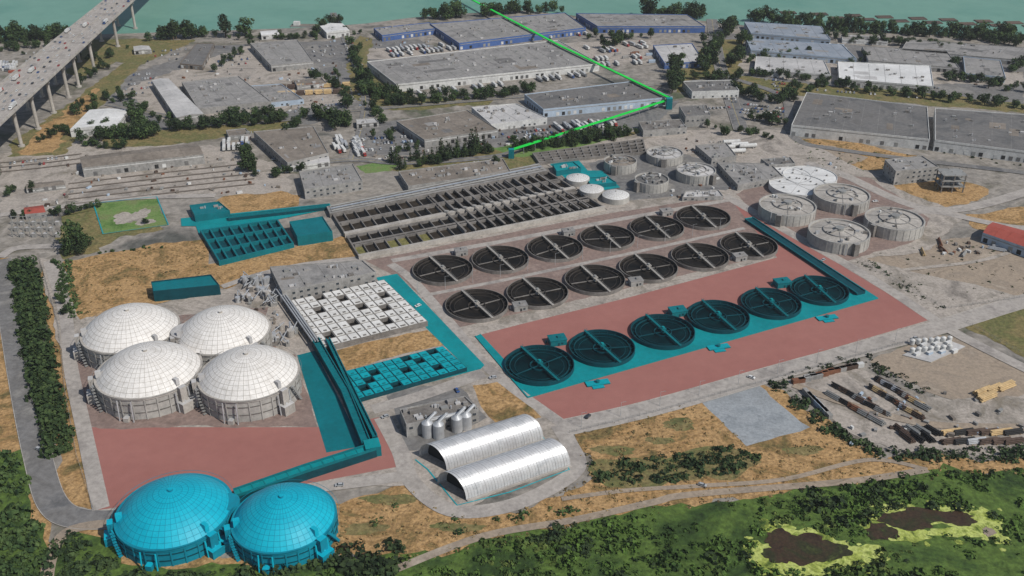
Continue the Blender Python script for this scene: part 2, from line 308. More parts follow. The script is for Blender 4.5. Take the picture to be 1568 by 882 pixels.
road('service_road',[(1110,300),(1200,352),(1330,425),(1430,490),(1480,520),(1580,570)],9,'road')
road('service_road',[(570,628),(650,605),(740,572)],9,'road')
road('service_road',[(585,640),(612,690),(632,740),(690,782),(770,778),(840,750),(884,716),(872,680),(855,652)],9,'road',k2=8)
road('service_road',[(480,748),(560,738),(632,728)],8,'road')
road('service_road',[(340,440),(400,420),(470,405),(560,395)],6,'road')
road('dirt_track',[(600,875),(740,822),(880,797),(1000,770),(1060,758),(1300,738),(1420,720)],4.5,'sand')
road('dirt_track',[(1420,720),(1330,705),(1200,735),(1070,745),(960,752),(860,765)],3,'sand')
road('dirt_track',[(195,800),(110,812),(80,850),(70,900)],6,'sand')
road('dirt_track',[(1215,590),(1300,620),(1420,650),(1568,655)],6,'sand')
road('dirt_track',[(1330,420),(1420,410),(1500,400),(1568,380)],4,'gravel')
road('access_road',[(1235,250),(1290,268),(1370,305),(1430,322),(1500,315),(1600,285)],11,'road',k2=8)
road('access_road',[(1370,330),(1430,325),(1568,350),(1640,330)],9,'road')
road('street',[(0,330),(90,318),(180,305),(330,300)],8,'road')
road('street',[(440,255),(540,245),(620,250),(760,240),(800,226)],10,'asphalt',True)
road('street',[(510,20),(545,100),(560,160),(540,245)],9,'asphalt',True)
road('street',[(1090,30),(1100,90),(1115,140),(1135,200)],14,'asphalt',True,True)
road('street',[(0,395),(30,380),(110,378)],8,'road')
road('street',[(165,160),(350,190),(540,170),(720,155),(1120,120)],9,'asphalt',True)
road('street',[(1120,120),(1200,150),(1215,210),(1300,232),(1568,265)],9,'asphalt')
for i in range(5):
    y=262+i*8
    road('railway_track',[(105,y+20),(240,y+4),(390,y-12)],2.0,'wbrown',k2=2)
for i in range(3): road('railway_track',[(0,250+i*7),(60,244+i*7),(125,236+i*7)],2.0,'wbrown',k2=2)
# ---------------------------------------------------------------- buildings
def building(name,px,h,wall='wgrey',roof='roofm',win='band',units=6,par=.8,gable=0,seams=True):
    b=MB(); p=ccw([G(x,y,h) for x,y in px])
    q=Q(px,h)
    if gable:
        b.prism(p,0,h,wall,topface=False)
        L,D=q.len(),q.dep()
        if L>D: r0,r1=lerp(q.p[0],q.p[3],.5),lerp(q.p[1],q.p[2],.5); A=(q.p[0],q.p[1],q.p[2],q.p[3])
        else: r0,r1=lerp(q.p[1],q.p[0],.5),lerp(q.p[2],q.p[3],.5); A=(q.p[1],q.p[2],q.p[3],q.p[0])
        a,bb,cc,d=[(x,y,h) for x,y in A]; R0=(*r0,h+gable); R1=(*r1,h+gable)
        b.add([a,bb,R1,R0],[[0,1,2,3]],roof); b.add([cc,d,R0,R1],[[0,1,2,3]],roof)
        b.add([d,a,R0],[[0,1,2]],wall); b.add([bb,cc,R1],[[0,1,2]],wall)
        n=int(max(L,D)/8)
        for i in range(1,n):
            t=i/n; u0=lerp(a,bb,t);u1=lerp(R0,R1,t);u2=lerp(d,cc,t)
            b.beam((u0[0],u0[1],u0[2]+.02),(u1[0],u1[1],u1[2]+.02),.2,.12,roof); b.beam((u2[0],u2[1],u2[2]+.02),(u1[0],u1[1],u1[2]+.02),.2,.12,roof)
    else:
        b.prism(p,0,h-par,wall,roof); b.polyring(p,.45,h-par,h,wall)
        if seams:
            n=max(2,int(q.len()/14))
            for i in range(1,n): b.wall(q(i/n,.03),q(i/n,.97),.25,h-par,h-par+.08,'roofd' if roof!='roofd' else 'roofm')
            alt={'roofd':['roofd','roofbr'],'roofm':['roofm','roofbr','roofd'],'roofbr':['roofm','roofd'],'rooflt':['rooflt','roofm'],'roofwh':['rooflt'],'roofbl':['roofm'],'concd':['roofbr']}.get(roof,[roof])
            for i in range(min(9,max(2,int(q.len()*q.dep()/1300)))):
                a,d=random.uniform(.05,.8),random.uniform(.08,.75); b.sheet(q.cell(a,a+random.uniform(.04,.16),d,d+random.uniform(.06,.2)),h-par+.03+i*.004,random.choice(alt))
        an=math.atan2(q.p[1][1]-q.p[0][1],q.p[1][0]-q.p[0][0])
        for i in range(int(units*1.4)):
            a,d=random.uniform(.06,.94),random.uniform(.1,.9); s=random.uniform(.9,2.8); o=q(a,d)
            hh=random.uniform(.8,2.0); b.bx(o,s*1.4,s,h-par,h-par+hh,random.choice(['rooflt','steel','roofm','concd']),an)
            if random.random()<.4: b.cyl((o[0]+s*1.3,o[1]),.5,h-par,h+1.2,'metal',8)
    for i in range(4):
        A,B=p[i],p[(i+1)%4]; dx,dy=B[0]-A[0],B[1]-A[1]; l=math.hypot(dx,dy)
        nx,ny=dy/l,-dx/l
        if win=='none': continue
        if win=='dock':
            n=int(l/6)
            for j in range(n):
                if random.random()<.3: continue
                o=lerp(A,B,(j+.5)/n); o=(o[0]+nx*.06,o[1]+ny*.06); e=(dx/l*1.6,dy/l*1.6)
                b.wall((o[0]-e[0],o[1]-e[1]),(o[0]+e[0],o[1]+e[1]),.2,.8,4.3,random.choice(['dark','steel','roofd','wwhite']))
            b.wall((A[0]+dx*.01+nx*.05,A[1]+dy*.01+ny*.05),(B[0]-dx*.01+nx*.05,B[1]-dy*.01+ny*.05),.12,h-2.4,h-1.7,'wgrey' if wall!='wgrey' else 'wwhite')
        else:
            fl=max(1,int(h/4.2)); n=max(1,int(l/5))
            for f in range(fl):
                z=1.2+f*4.0
                for j in range(n):
                    if random.random()<.25: continue
                    o=lerp(A,B,(j+.5)/n); o=(o[0]+nx*.04,o[1]+ny*.04); e=(dx/l*1.0,dy/l*1.0)
                    zz=0 if (f==0 and random.random()<.15) else z
                    b.wall((o[0]-e[0],o[1]-e[1]),(o[0]+e[0],o[1]+e[1]),.14,zz,z+1.5,'glass' if zz else 'steel')
                    if zz: b.wall((o[0]-e[0]*1.15+nx*.06,o[1]-e[1]*1.15+ny*.06),(o[0]+e[0]*1.15+nx*.06,o[1]+e[1]*1.15+ny*.06),.2,zz-.25,zz-.003,'conc')
    return b.build(name)
BL=[('metal_shed',[(107,198),(178,193),(197,168),(137,168)],8,'wwhite','roofwh','dock',0,1.5),
('long_shed',[(126,257),(312,236),(300,219),(122,240)],9,'wgrey','roofbr','dock',0,2),
('long_metal_shed',[(270,180),(312,174),(258,120),(232,123)],8,'wgrey','rooflt','dock',0,1.2),
('factory_building',[(303,166),(415,155),(365,116),(278,125)],7,'wgrey','roofm','band',16,0),
('factory_building',[(390,160),(465,152),(430,128),(370,132)],5,'wltbl','roofm','band',10,0),
('storage_shed',[(275,97),(310,100),(328,66),(300,66)],6,'wbrown','roofd','dock',3,0),
('industrial_building',[(415,100),(480,94),(455,60),(383,66)],8,'wgrey','roofm','dock',8,0),
('metal_shed',[(500,50),(535,46),(525,36),(488,38)],8,'wwhite','roofwh','dock',0,1.5),
('small_building',[(400,54),(428,52),(424,46),(398,48)],6,'wwhite','roofwh','dock',0,1),
('blue_warehouse',[(585,54),(668,43),(658,34),(572,43)],8,'wblue','roofm','dock',5,0),
('blue_warehouse',[(703,66),(897,42),(865,19),(658,36)],9,'wblue','roofm','dock',20,0),
('blue_warehouse',[(915,40),(1080,40),(1052,22),(882,20)],9,'wblue','roofm','dock',10,0),
('distribution_warehouse',[(607,129),(918,97),(855,61),(562,94)],9,'wwhite','roofm','dock',40,0),
('blue_trim_warehouse',[(832,167),(1030,148),(968,124),(803,144)],9,'wltbl','roofd','dock',14,0),
('warehouse',[(650,214),(763,198),(715,168),(607,185)],8,'wgrey','roofbr','dock',10,0),
('industrial_building',[(440,249),(503,234),(480,193),(388,201)],9,'wgrey','roofbr','band',6,0),
('metal_shed',[(440,256),(505,247),(503,237),(436,246)],5,'wwhite','rooflt','dock',0,1),
('office_complex',[(752,190),(838,180),(790,158),(722,164)],7,'wwhite','rooflt','band',14,0),
('blue_shed',[(1018,97),(1078,94),(1060,66),(1000,69)],7,'wblue','rooflt','dock',4,0),
('office_building',[(1060,140),(1132,138),(1120,122),(1045,124)],8,'wwhite','roofd','band',8,0),
('blue_roof_warehouse',[(1150,50),(1272,60),(1258,40),(1140,33)],8,'wltbl','roofbl','dock',6,0),
('blue_roof_warehouse',[(1150,76),(1312,90),(1290,68),(1142,58)],8,'wltbl','roofbl','dock',6,0),
('flat_roof_warehouse',[(1155,106),(1272,114),(1262,92),(1158,86)],7,'wwhite','rooflt','dock',6,0),
('flat_roof_warehouse',[(1285,120),(1430,132),(1425,100),(1283,94)],8,'wwhite','roofwh','dock',8,0),
('grey_warehouse',[(1330,92),(1470,104),(1450,78),(1320,70)],7,'wgrey','roofm','dock',6,0),
('grey_warehouse',[(1478,112),(1540,118),(1532,92),(1475,86)],7,'wltbl','roofm','dock',4,0),
('grey_warehouse',[(1380,76),(1568,92),(1590,74),(1390,60)],7,'wgrey','roofm','dock',8,0),
('dark_roof_warehouse',[(1212,191),(1424,213),(1420,163),(1235,141)],11,'wwhite','roofd','dock',14,0),
('dark_roof_warehouse',[(1432,214),(1640,240),(1640,180),(1432,165)],11,'wwhite','roofd','dock',12,0),
('process_building',[(1372,262),(1438,255),(1412,238),(1355,244)],13,'wgrey','roofm','band',6,0),
('red_roof_shed',[(1505,356),(1610,392),(1640,372),(1520,340)],8,'wltbl','redroof','dock',0,2),
('process_building',[(466,290),(555,276),(540,250),(458,262)],9,'wgrey','roofm','band',12,0),
('low_office_building',[(625,285),(782,262),(770,242),(610,262)],6,'wgrey','roofbr','band',18,0),
('dewatering_building',[(432,446),(576,416),(555,398),(413,408)],9,'wgrey','roofm','band',12,0),
('teal_process_building',[(455,362),(509,354),(494,331),(443,339)],8,'tealw','tealw','none',0,0),
('teal_storage_building',[(234,446),(336,436),(323,420),(231,431)],8,'teald','tealw','none',0,0),
('teal_pump_station',[(298,330),(352,322),(335,308),(290,314)],6,'tealw','tealw','none',3,0),
('cogeneration_building',[(622,650),(733,626),(712,606),(612,626)],9,'wgrey','concd','band',10,0),
('control_building',[(985,200),(1052,195),(1042,182),(978,186)],7,'wgrey','concd','band',8,0),
('control_building',[(1050,178),(1088,176),(1082,160),(1040,162)],11,'wgrey','roofd','band',3,0),
('pump_house',[(1090,243),(1128,238),(1112,218),(1065,222)],6,'wgrey','roofm','band',6,0),
('pump_house',[(1130,283),(1200,270),(1180,250),(1098,248)],6,'wgrey','roofm','band',12,0),
('pump_house',[(1178,252),(1218,250),(1210,240),(1165,243)],7,'wgrey','roofd','band',3,0),
('electrical_building',[(1045,302),(1108,300),(1100,290),(1050,292)],4,'wgrey','rooflt','band',6,0),
('small_house',[(38,328),(70,325),(66,314),(36,318)],5,'wgrey','redroof','band',0,1.5),
('workshop',[(205,78),(232,76),(228,70),(204,71)],5,'wgrey','rooflt','dock',0,1),
('workshop',[(40,290),(100,283),(96,276),(40,282)],4,'wgrey','roofbr','dock',0,1),
('workshop',[(546,190),(580,187),(574,180),(545,182)],5,'wgrey','rooflt','dock',1,0),
('workshop',[(1230,75),(1300,80),(1296,72),(1228,68)],5,'wwhite','rooflt','dock',1,0),
('workshop',[(455,132),(500,127),(492,118),(450,122)],5,'wgrey','roofbr','dock',3,0),
('workshop',[(1480,74),(1540,80),(1536,72),(1478,67)],5,'wwhite','roofm','dock',1,0),
('workshop',[(1290,60),(1360,64),(1356,56),(1288,53)],5,'wwhite','roofm','dock',2,0),
('workshop',[(350,208),(384,205),(376,196),(346,199)],5,'wgrey','roofbr','dock',1,0),
]
for t in BL:
    n,px,h,w,r,wn,u,g=t; building(n,px,h,w,r,wn,u,gable=g,seams=r not in('tealw',))
# ---------------------------------------------------------------- bridge
b=MB()
hd=40
l0,l1=G(-60,172,hd),G(215,-46,hd); r0,r1=G(-60,243,hd),G(255,-48,hd)
def deckp(a,t): return lerp(lerp(l0,l1,t),lerp(r0,r1,t),a)
b.prism([deckp(0,0),deckp(1,0),deckp(1,1.3),deckp(0,1.3)],hd-3,hd-1.6,'conc','conc'); b.sheet([deckp(.03,0),deckp(.97,0),deckp(.97,1.3),deckp(.03,1.3)],hd-1.59,'road')
for a in(.0,.03,.49,.97):
    b.prism([deckp(a,0),deckp(a+.02,0),deckp(a+.02,1.3),deckp(a,1.3)],hd-1.6,hd-.6,'conc')
for a in(.18,.33,.66,.81):
    for i in range(60): b.sheet([deckp(a,i/60*1.3),deckp(a+.006,i/60*1.3),deckp(a+.006,(i+.45)/60*1.3),deckp(a,(i+.45)/60*1.3)],hd-1.58,'line')
b.prism([deckp(.15,0),deckp(.85,0),deckp(.85,1.3),deckp(.15,1.3)],hd-5.5,hd-3,'concd')
def tOf(px,py):
    g=G(px,py); d=Vector((r1[0]-r0[0],r1[1]-r0[1])); return (Vector(g)-Vector(r0)).dot(d)/d.length_squared
for (x,y) in [(14,234),(44,206),(70,180),(96,155),(118,138),(150,112),(182,52),(228,50)]:
    t=tOf(x,y) if y>60 else (tOf(150,112)+ (0.14 if x<200 else .26))
    for a in(.16,.84):
        o=deckp(a,t); b.cyl(o,1.7,0,hd-7,'conc',12); b.cyl(o,3,0,1.5,'conc',12)
    b.wall(deckp(.08,t),deckp(.92,t),3.2,hd-7,hd-5.5,'conc')
b.build('highway_bridge')
# ---------------------------------------------------------------- digesters
def digester(name,x,y,w,h,rise,wall,dom,seam,n=48):
    c=G(x,y,h); r=RAD(y,w,h); b=MB(); W=wall=='tankwall'
    b.cyl(c,r*.985,0,h-1.0,wall,64); b.ring(c,r*.93,r,h-1.0,h,'conc' if W else wall,64)
    b.dome(c,r*.965,h-.3,rise,dom,seam,n,11,.11)
    for i in range(28):
        a=2*math.pi*i/28; o=(c[0]+r*.995*math.cos(a),c[1]+r*.995*math.sin(a)); b.bx(o,.35,.7,0,h-1.02,wall,a)
    b.ring(c,r+.9,r+1.0,h+.9,h+1.05,'steel' if W else 'bluew',48)
    for z in(h*.35,h*.7): b.ring(c,r*.985,r*1.0,z,z+.3,'concd' if W else 'teald',64)
    for a in(math.radians(200),math.radians(322),math.radians(262)):
        ca,sa=math.cos(a),math.sin(a); o=(c[0]+(r+2.6)*ca,c[1]+(r+2.6)*sa)
        k1='conc' if W else 'bluew'; k2='rooflt' if W else 'blue'
        if a>math.radians(270) or a<math.radians(250):
            b.bx(o,5,7,0,h*.45,k1,a,k2); b.bx((c[0]+(r+1.4)*ca,c[1]+(r+1.4)*sa),2.6,4,h*.45,h+1.5,k1,a,k2)
            b.pipe((*o,h*.45),(c[0]+r*.86*ca,c[1]+r*.86*sa,h+3),.6,'metal' if W else 'blue')
            b.bx((c[0]+(r-3)*ca,c[1]+(r-3)*sa),3,2,h+1,h+5,k2,a)
            for j in range(9):
                aa=a+.22+j*.028; b.bx((c[0]+(r+1.4)*math.cos(aa),c[1]+(r+1.4)*math.sin(aa)),1.8,1.4,h*(1-j/9)-.7,h*(1-j/9)-.4,'steel' if W else 'bluew',aa)
        else: b.bx((c[0]+(r+1.2)*ca,c[1]+(r+1.2)*sa),3,3,0,3,k1,a,k2)
        for s_ in(-.13,.13):
            b.pipe((c[0]+(r+2)*math.cos(a+s_),c[1]+(r+2)*math.sin(a+s_),0),(c[0]+(r+1)*math.cos(a+s_),c[1]+(r+1)*math.sin(a+s_),h-1),.4,'metal' if W else 'blue')
    return b.build(name)
digester('digester_tank',200,503,146,14,13,'tankwall','white','seam')
digester('digester_tank',342,506,142,14,13,'tankwall','white','seam')
digester('digester_tank',228,566,159,14,13,'tankwall','white','seam')
digester('digester_tank',381,571,154,14,13,'tankwall','white','seam')
digester('blue_digester_tank',267,781,176,10,12,'bluew','blue','blueseam')
digester('blue_digester_tank',435,791,160,10,12,'bluew','blue','blueseam')
b=MB()
b.cyl(G(291,540),9,0,16,'conc',24,'rooflt'); b.wall(G(250,540),G(335,545),5,0,13,'conc'); b.build('digester_stair_tower')
b=MB(); b.cyl(G(352,795),6,0,11,'bluew',24,'bluew'); b.build('blue_stair_tower')
def thick(name,x,y,w,h,rise=2.2,k='tankwall',rk='rooflt'):
    c=G(x,y,h); r=RAD(y,w,h); b=MB()
    b.ring(c,r*.95,r,0,h+.5,k,56); b.cyl(c,r*.95,h-.8,h+rise-.8,rk,28,r1=r*.18)
    for i in range(28):
        a=2*math.pi*i/28; ca,sa=math.cos(a),math.sin(a)
        b.bx((c[0]+r*1.003*ca,c[1]+r*1.003*sa),.3,.6,0,h,k,a)
        if i%4==0: b.pipe((c[0]+r*.94*ca,c[1]+r*.94*sa,h-.6),(c[0]+r*.2*ca,c[1]+r*.2*sa,h+rise-.6),.16,'roofm',4)
    b.ring(c,r*.5,r*.53,h+.1,h+1.2,'roofm',36)
    b.cyl(c,r*.15,h+rise-.8,h+rise+1.2,'steel',12); b.bx(c,r*.9,1.4,h+rise-.3,h+rise+.3,'roofm',.6)
    for i in range(9):
        a=random.uniform(0,6.28); q=random.uniform(.3,.85)*r; b.bx((c[0]+q*math.cos(a),c[1]+q*math.sin(a)),random.uniform(1,3),1.4,h-.5,h+1.8,random.choice(['steel','metal','concd','wwhite']),a)
    a=random.uniform(3.4,5.6); b.pipe((c[0]+(r+1)*math.cos(a),c[1]+(r+1)*math.sin(a),0),(c[0]+(r+1)*math.cos(a),c[1]+(r+1)*math.sin(a),h+1),.4,'metal')
    b.bx((c[0]+(r+2)*math.cos(a+.3),c[1]+(r+2)*math.sin(a+.3)),3,4,0,h+1,'concd',a+.3,'roofm')
    b.ring(c,r+.05,r+.15,h+1.4,h+1.5,'steel',40)
    return b.build(name)
for x,y,w,h in[(1289,297,84,9),(1206,314,86,9),(1370,335,88,9),(1285,354,92,9)]: thick('sludge_storage_tank',x,y,w,h,rk='conc')
for x,y,w,h,rk in[(1018,234,56,7,'rooflt'),(950,246,50,8,'roofbr'),(1066,260,60,8,'rooflt'),(998,274,52,8,'roofd')]: thick('thickener_tank',x,y,w,h,2,'tankwall',rk)
def small_dome(name,x,y,w,h,k):
    c=G(x,y,h); r=RAD(y,w,h); b=MB(); b.cyl(c,r,0,h,'tankwall',36); b.dome(c,r*.98,h,r*.25,k,'seam',24,6,.1); return b.build(name)
for x,y,w in[(885,272,36),(906,289,38),(943,298,42)]: small_dome('covered_tank',x,y,w,5,'roofwh')
for i,(x,y,w) in enumerate([(1205,268,70),(1240,270,80),(1222,284,86)]):
    c=G(x,y,4); r=RAD(y,w,4); b=MB(); b.cyl(c,r,0,4+i*.3,'wwhite',48,'roofwh'); b.ring(c,r,r+.4,0,4.6+i*.3,'wwhite',48)
    for j in range(7):
        a=j*.9; b.cyl((c[0]+r*.65*math.cos(a),c[1]+r*.65*math.sin(a)),.8,4,5.2+i*.3,'roofm',10)
    for j in range(6): a=j*math.pi/3; b.wall(c,(c[0]+r*.97*math.cos(a),c[1]+r*.97*math.sin(a)),.4,4,4.15+i*.3+.003*j,'rooflt')
    b.build('white_covered_basin')
zone('teal_paving',[(842,252),(886,246),(900,262),(922,262),(950,288),(925,292),(895,270),(868,276)],'teal')
building('teal_pump_station',[(852,262),(890,257),(878,247),(846,251)],5,'tealw','teal','none',3,seams=False)
building('teal_pump_station',[(905,283),(944,279),(930,270),(896,272)],4,'tealw','teal','none',3,seams=False)
# ---------------------------------------------------------------- clarifiers
def clarifier(name,x,y,w,teal=False):
    hh=3.0; c=G(x,y,hh); r=RAD(y,w,hh); b=MB()
    cw='teald' if teal else 'concd'; cl='tealw' if teal else 'conc'; wt='basintw' if teal else 'basinw'; ii='teald' if teal else 'basinin'
    b.ring(c,r-.5,r,0,hh,cw,72,inner=ii)
    b.cyl(c,r-.5,0,1.0,wt,48,wt)
    b.ring(c,r*.84,r*.862,.7,1.9,ii,64,inner=ii); b.ring(c,r*.70,r*.712,.7,1.35,ii,64)
    b.ring(c,r*.26,r*.28,.7,2.1,ii,32,inner=ii); b.cyl(c,r*.06,.7,3.4,cl,16)
    for i in range(24):
        a=i*math.pi/12; b.wall((c[0]+r*.865*math.cos(a),c[1]+r*.865*math.sin(a)),(c[0]+(r-.5)*math.cos(a),c[1]+(r-.5)*math.sin(a)),.25,1.3,1.6,ii)
    d=Vector(G(x+30,y+27))-Vector(G(x,y)); a=math.atan2(d.y,d.x); u=(math.cos(a),math.sin(a))
    P=lambda s,o=0:(c[0]+u[0]*s*r-u[1]*o,c[1]+u[1]*s*r+u[0]*o)
    b.wall(P(-1.03),P(1.03),1.5,hh+.05,hh+.5,cl)
    for o in(-.7,.7): b.wall(P(-1.03,o),P(1.03,o),.1,hh+1.45,hh+1.55,'steel' if not teal else 'tealw')
    for i in range(14):
        for o in(-.7,.7): b.bx(P(-1+i/6.5,o),.1,.1,hh+.5,hh+1.45,'steel' if not teal else 'tealw')
    b.bx(c,3.2,3.2,hh+.5,hh+1.3,cl,a); b.cyl(c,.9,hh+1.3,hh+2.4,'steel' if not teal else 'teal',10)
    a2=a+random.uniform(1.2,1.9); b.wall((c[0]-math.cos(a2)*r*.83,c[1]-math.sin(a2)*r*.83),(c[0]+math.cos(a2)*r*.83,c[1]+math.sin(a2)*r*.83),.6,1.2,1.7,cw)
    return b.build(name)
for x,y,w in[(678,411,93),(766,395,88),(850,378,86),(930,362,84),(1006,347,83),(1077,331,83)]: clarifier('secondary_clarifier',x,y,w)
for x,y,w in[(730,465,97),(823,446,95),(911,426,93),(993,408,90),(1072,391,88),(1147,374,87)]: clarifier('secondary_clarifier',x,y,w)
for x,y,w in[(826,556,107),(922,530,101),(1015,505,98),(1100,482,95),(1181,462,91),(1255,442,88)]: clarifier('teal_clarifier',x,y,w,True)
def kiosk(name,x,y,k,rk,s=1.0):
    c=G(x,y); b=MB(); a=.25
    b.bx(c,9*s,6.5*s,0,4.2,k,a,rk); b.bx(c,9.5*s,7*s,4.2,4.6,k,a,rk); b.bx((c[0]+1,c[1]),2,2,4.6,5.6,rk,a)
    ca,sa=math.cos(a),math.sin(a)
    b.bx((c[0]+sa*3.27*s,c[1]-ca*3.27*s),1.2,.12,.3,2.5,'dark' if 'teal' not in k else 'teald',a); b.bx((c[0]+sa*3.27*s+2.2*ca,c[1]-ca*3.27*s+2.2*sa),1.4,.12,1.4,2.6,'glass' if 'teal' not in k else 'teald',a)
    b.pipe((c[0]-6*s,c[1],0),(c[0]-6*s,c[1],2),.5,'metal' if 'teal' not in k else k); b.build(name)
for x,y in[(706,390),(870,360),(1020,329),(796,474),(973,436),(1132,398)]: kiosk('clarifier_pump_kiosk',x,y,'wgrey','roofm')
for x,y in[(853,526),(1037,482),(1197,438)]: kiosk('teal_pump_kiosk',x,y,'tealw','tealw',1.15)
for x,y in[(915,588),(1100,533),(1266,488)]:
    c=G(x,y); b=MB(); b.bx(c,14,5,0,1.2,'tealw',.25,'tealpan'); b.bx((c[0],c[1]-3.5),7,4,0,.9,'tealw',.25,'tealpan'); b.cyl(c,1.2,1.2,2.6,'tealw',10); b.build('teal_valve_chamber')
b=MB(); A,B=G(1146,338),G(1318,452); b.wall(A,B,7,0,2,'teald')
for o in(-3.3,3.3): b.wall((A[0]+o,A[1]+o*.5),(B[0]+o,B[1]+o*.5),.6,2,2.8,'tealw')
b.build('teal_effluent_channel')
b=MB(); A,B=G(808,610),G(1344,458); b.wall(A,B,.8,0,1.1,'teal'); b.wall(G(728,516),A,.8,0,1.0,'teal'); b.build('teal_retaining_wall')
# ---------------------------------------------------------------- basins
def grid(name,px,h,n,m,ww,wk,cells,zc,cover=None,holes=(),ck='cover',longw=1.6,outer=1.2):
    q=Q(px,h); b=MB(); b.polyring(q.p,outer,0,h,wk)
    for j in range(1,m): b.wall(q(.01,j/m),q(.99,j/m),longw,0,h-.05,wk)
    for i in range(1,n): b.wall(q(i/n,.01),q(i/n,.99),ww,0,h-.12,wk)
    for i in range(n):
        for j in range(m):
            ea,eb=.004,.008
            b.sheet(q.cell(i/n+ea,(i+1)/n-ea,j/m+eb,(j+1)/m-eb),zc+random.uniform(0,.15),cells(i,j))
            if cover and (i,j) not in holes:
                fa,fb=.07/n,.09/m
                b.prism(q.cell(i/n+fa,(i+1)/n-fa,j/m+fb,(j+1)/m-fb),h-.3,h+.2+random.uniform(0,.1),ck)
                s=.16 if random.random()<.7 else .26
                b.prism(q.cell((i+.5-s)/n,(i+.5+s)/n,(j+.15)/m,(j+.34)/m),h+.3,h+.42,'concd' if 'teal' not in ck else 'tealw')
    return b.build(name)
def cells1(i,j):
    if i<9 and j==0: return random.choice(['basino','basinb','basinb'])
    return random.choice(['basinw','basinb','basinw'])
grid('aeration_basin',[(548,391),(925,316),(886,292),(530,361)],3,24,2,.6,'concd',cells1,.9)
grid('aeration_basin',[(528,358),(882,289),(840,262),(509,328)],3,22,2,.7,'concd',lambda i,j:random.choice(['basinw','basinb']),.9)
b=MB(); q=Q([(548,391),(925,316),(838,261),(508,327)],3)
b.wall(q(0.0,.5),q(1,.5),4,0,3.6,'conc')
for s in(.25,.75): b.wall(q(0.0,s),q(1,s),2.0,3.0,3.5,'concd')
b.wall(q(0,-.012),q(1,-.012),2.2,0,3.7,'conc')
for i in range(14):
    o=.42+i/14*.56
    b.wall(q(o,.04),q(o,.96),1.6,3.05,3.9,'concd','concd')
    b.bx(q(o,.5),3,2.5,3.9,5.2,'wgrey',-.4)
for i in range(40): b.bx(q(i/40,-.005),.12,.12,3.7,4.8,'steel')
b.build('aeration_walkway')
b=MB(); q=Q([(505,327),(838,261),(825,250),(500,316)],4)
b.prism(q.p,0,4,'concd','roofm')
for t in(.2,.5,.8): A,B=q(.01,t),q(.99,t); b.pipe((*A,4.8),(*B,4.8),.6,'roofbl' if t==.5 else 'steel')
for i in range(26): b.bx(q(i/26+.02,.5),1,6,4.0,4.5,'concd',.3)
b.build('pipe_gallery')
grid('grit_basin',[(825,248),(990,232),(985,212),(815,234)],3,14,4,1.0,'concd',lambda i,j:'basinw',.9)
HS={(1,1),(4,2),(7,1),(9,5),(2,5),(5,6),(8,3),(6,4),(3,7)}
grid('primary_sedimentation_tank',[(492,533),(655,492),(588,428),(436,462)],4,11,8,.6,'concd',lambda i,j:'basinw',1.5,cover=True,holes=HS,longw=.8)
b=MB()
b.wall(G(432,455),G(488,535),4,0,5,'concd','steel')
for s in(0,1.4,2.8):
    A,B=G(425+s*3,455),G(480+s*3,535); b.pipe((*A,6),(*B,6),.5,'metal')
b.build('pipe_rack')
HT={(1,1),(3,3),(6,2),(9,1),(8,3),(4,0),(10,4),(7,4),(2,2)}
grid('teal_sedimentation_tank',[(545,612),(715,563),(678,530),(514,572)],3,12,5,.6,'teald',lambda i,j:'basintw',1,cover=True,holes=HT,ck='tealpan',longw=.8)
grid('teal_aeration_tank',[(335,400),(450,372),(425,335),(306,352)],4,8,3,1.2,'tealw',lambda i,j:'teald',1.2,longw=1.4)
def gal(name,pts,w,h,k,kt):
    b=MB()
    for i in range(len(pts)-1):
        p,q=G(*pts[i]),G(*pts[i+1]); b.wall(p,q,w,0,h,k,kt)
        dx,dy=q[0]-p[0],q[1]-p[1]; l=math.hypot(dx,dy); nx,ny=-dy/l,dx/l
        for s in(-1,1): b.wall((p[0]+nx*s*(w/2-.35),p[1]+ny*s*(w/2-.35)),(q[0]+nx*s*(w/2-.35),q[1]+ny*s*(w/2-.35)),.5,h+.004,h+1.2,'tealw')
        n=int(l/6)
        for j in range(n):
            o=lerp(p,q,(j+.5)/n); b.bx(o,w*.85,.5,h+.01,h+.35,kt,math.atan2(dy,dx)+math.pi/2)
    return b.build(name)
gal('teal_pipe_gallery',[(484,530),(530,610),(562,690)],5,5,'teald','tealw')
gal('teal_pipe_gallery',[(503,530),(575,680)],3,5,'teald','tealw')
gal('teal_pipe_bridge',[(574,696),(470,730),(362,768)],6,5,'teald','teal')
b=MB(); b.bx(G(571,694),8,8,0,6.5,'tealw',.3,'teal'); b.build('teal_junction_tower')
b=MB(); b.prism([G(x,y) for x,y in[(488,540),(500,535),(572,676),(560,682)]],0,2.0,'teald','basintw'); b.build('teal_trench')
gal('teal_pipe_gallery',[(350,338),(440,328),(505,320)],4,3,'teald','teal')
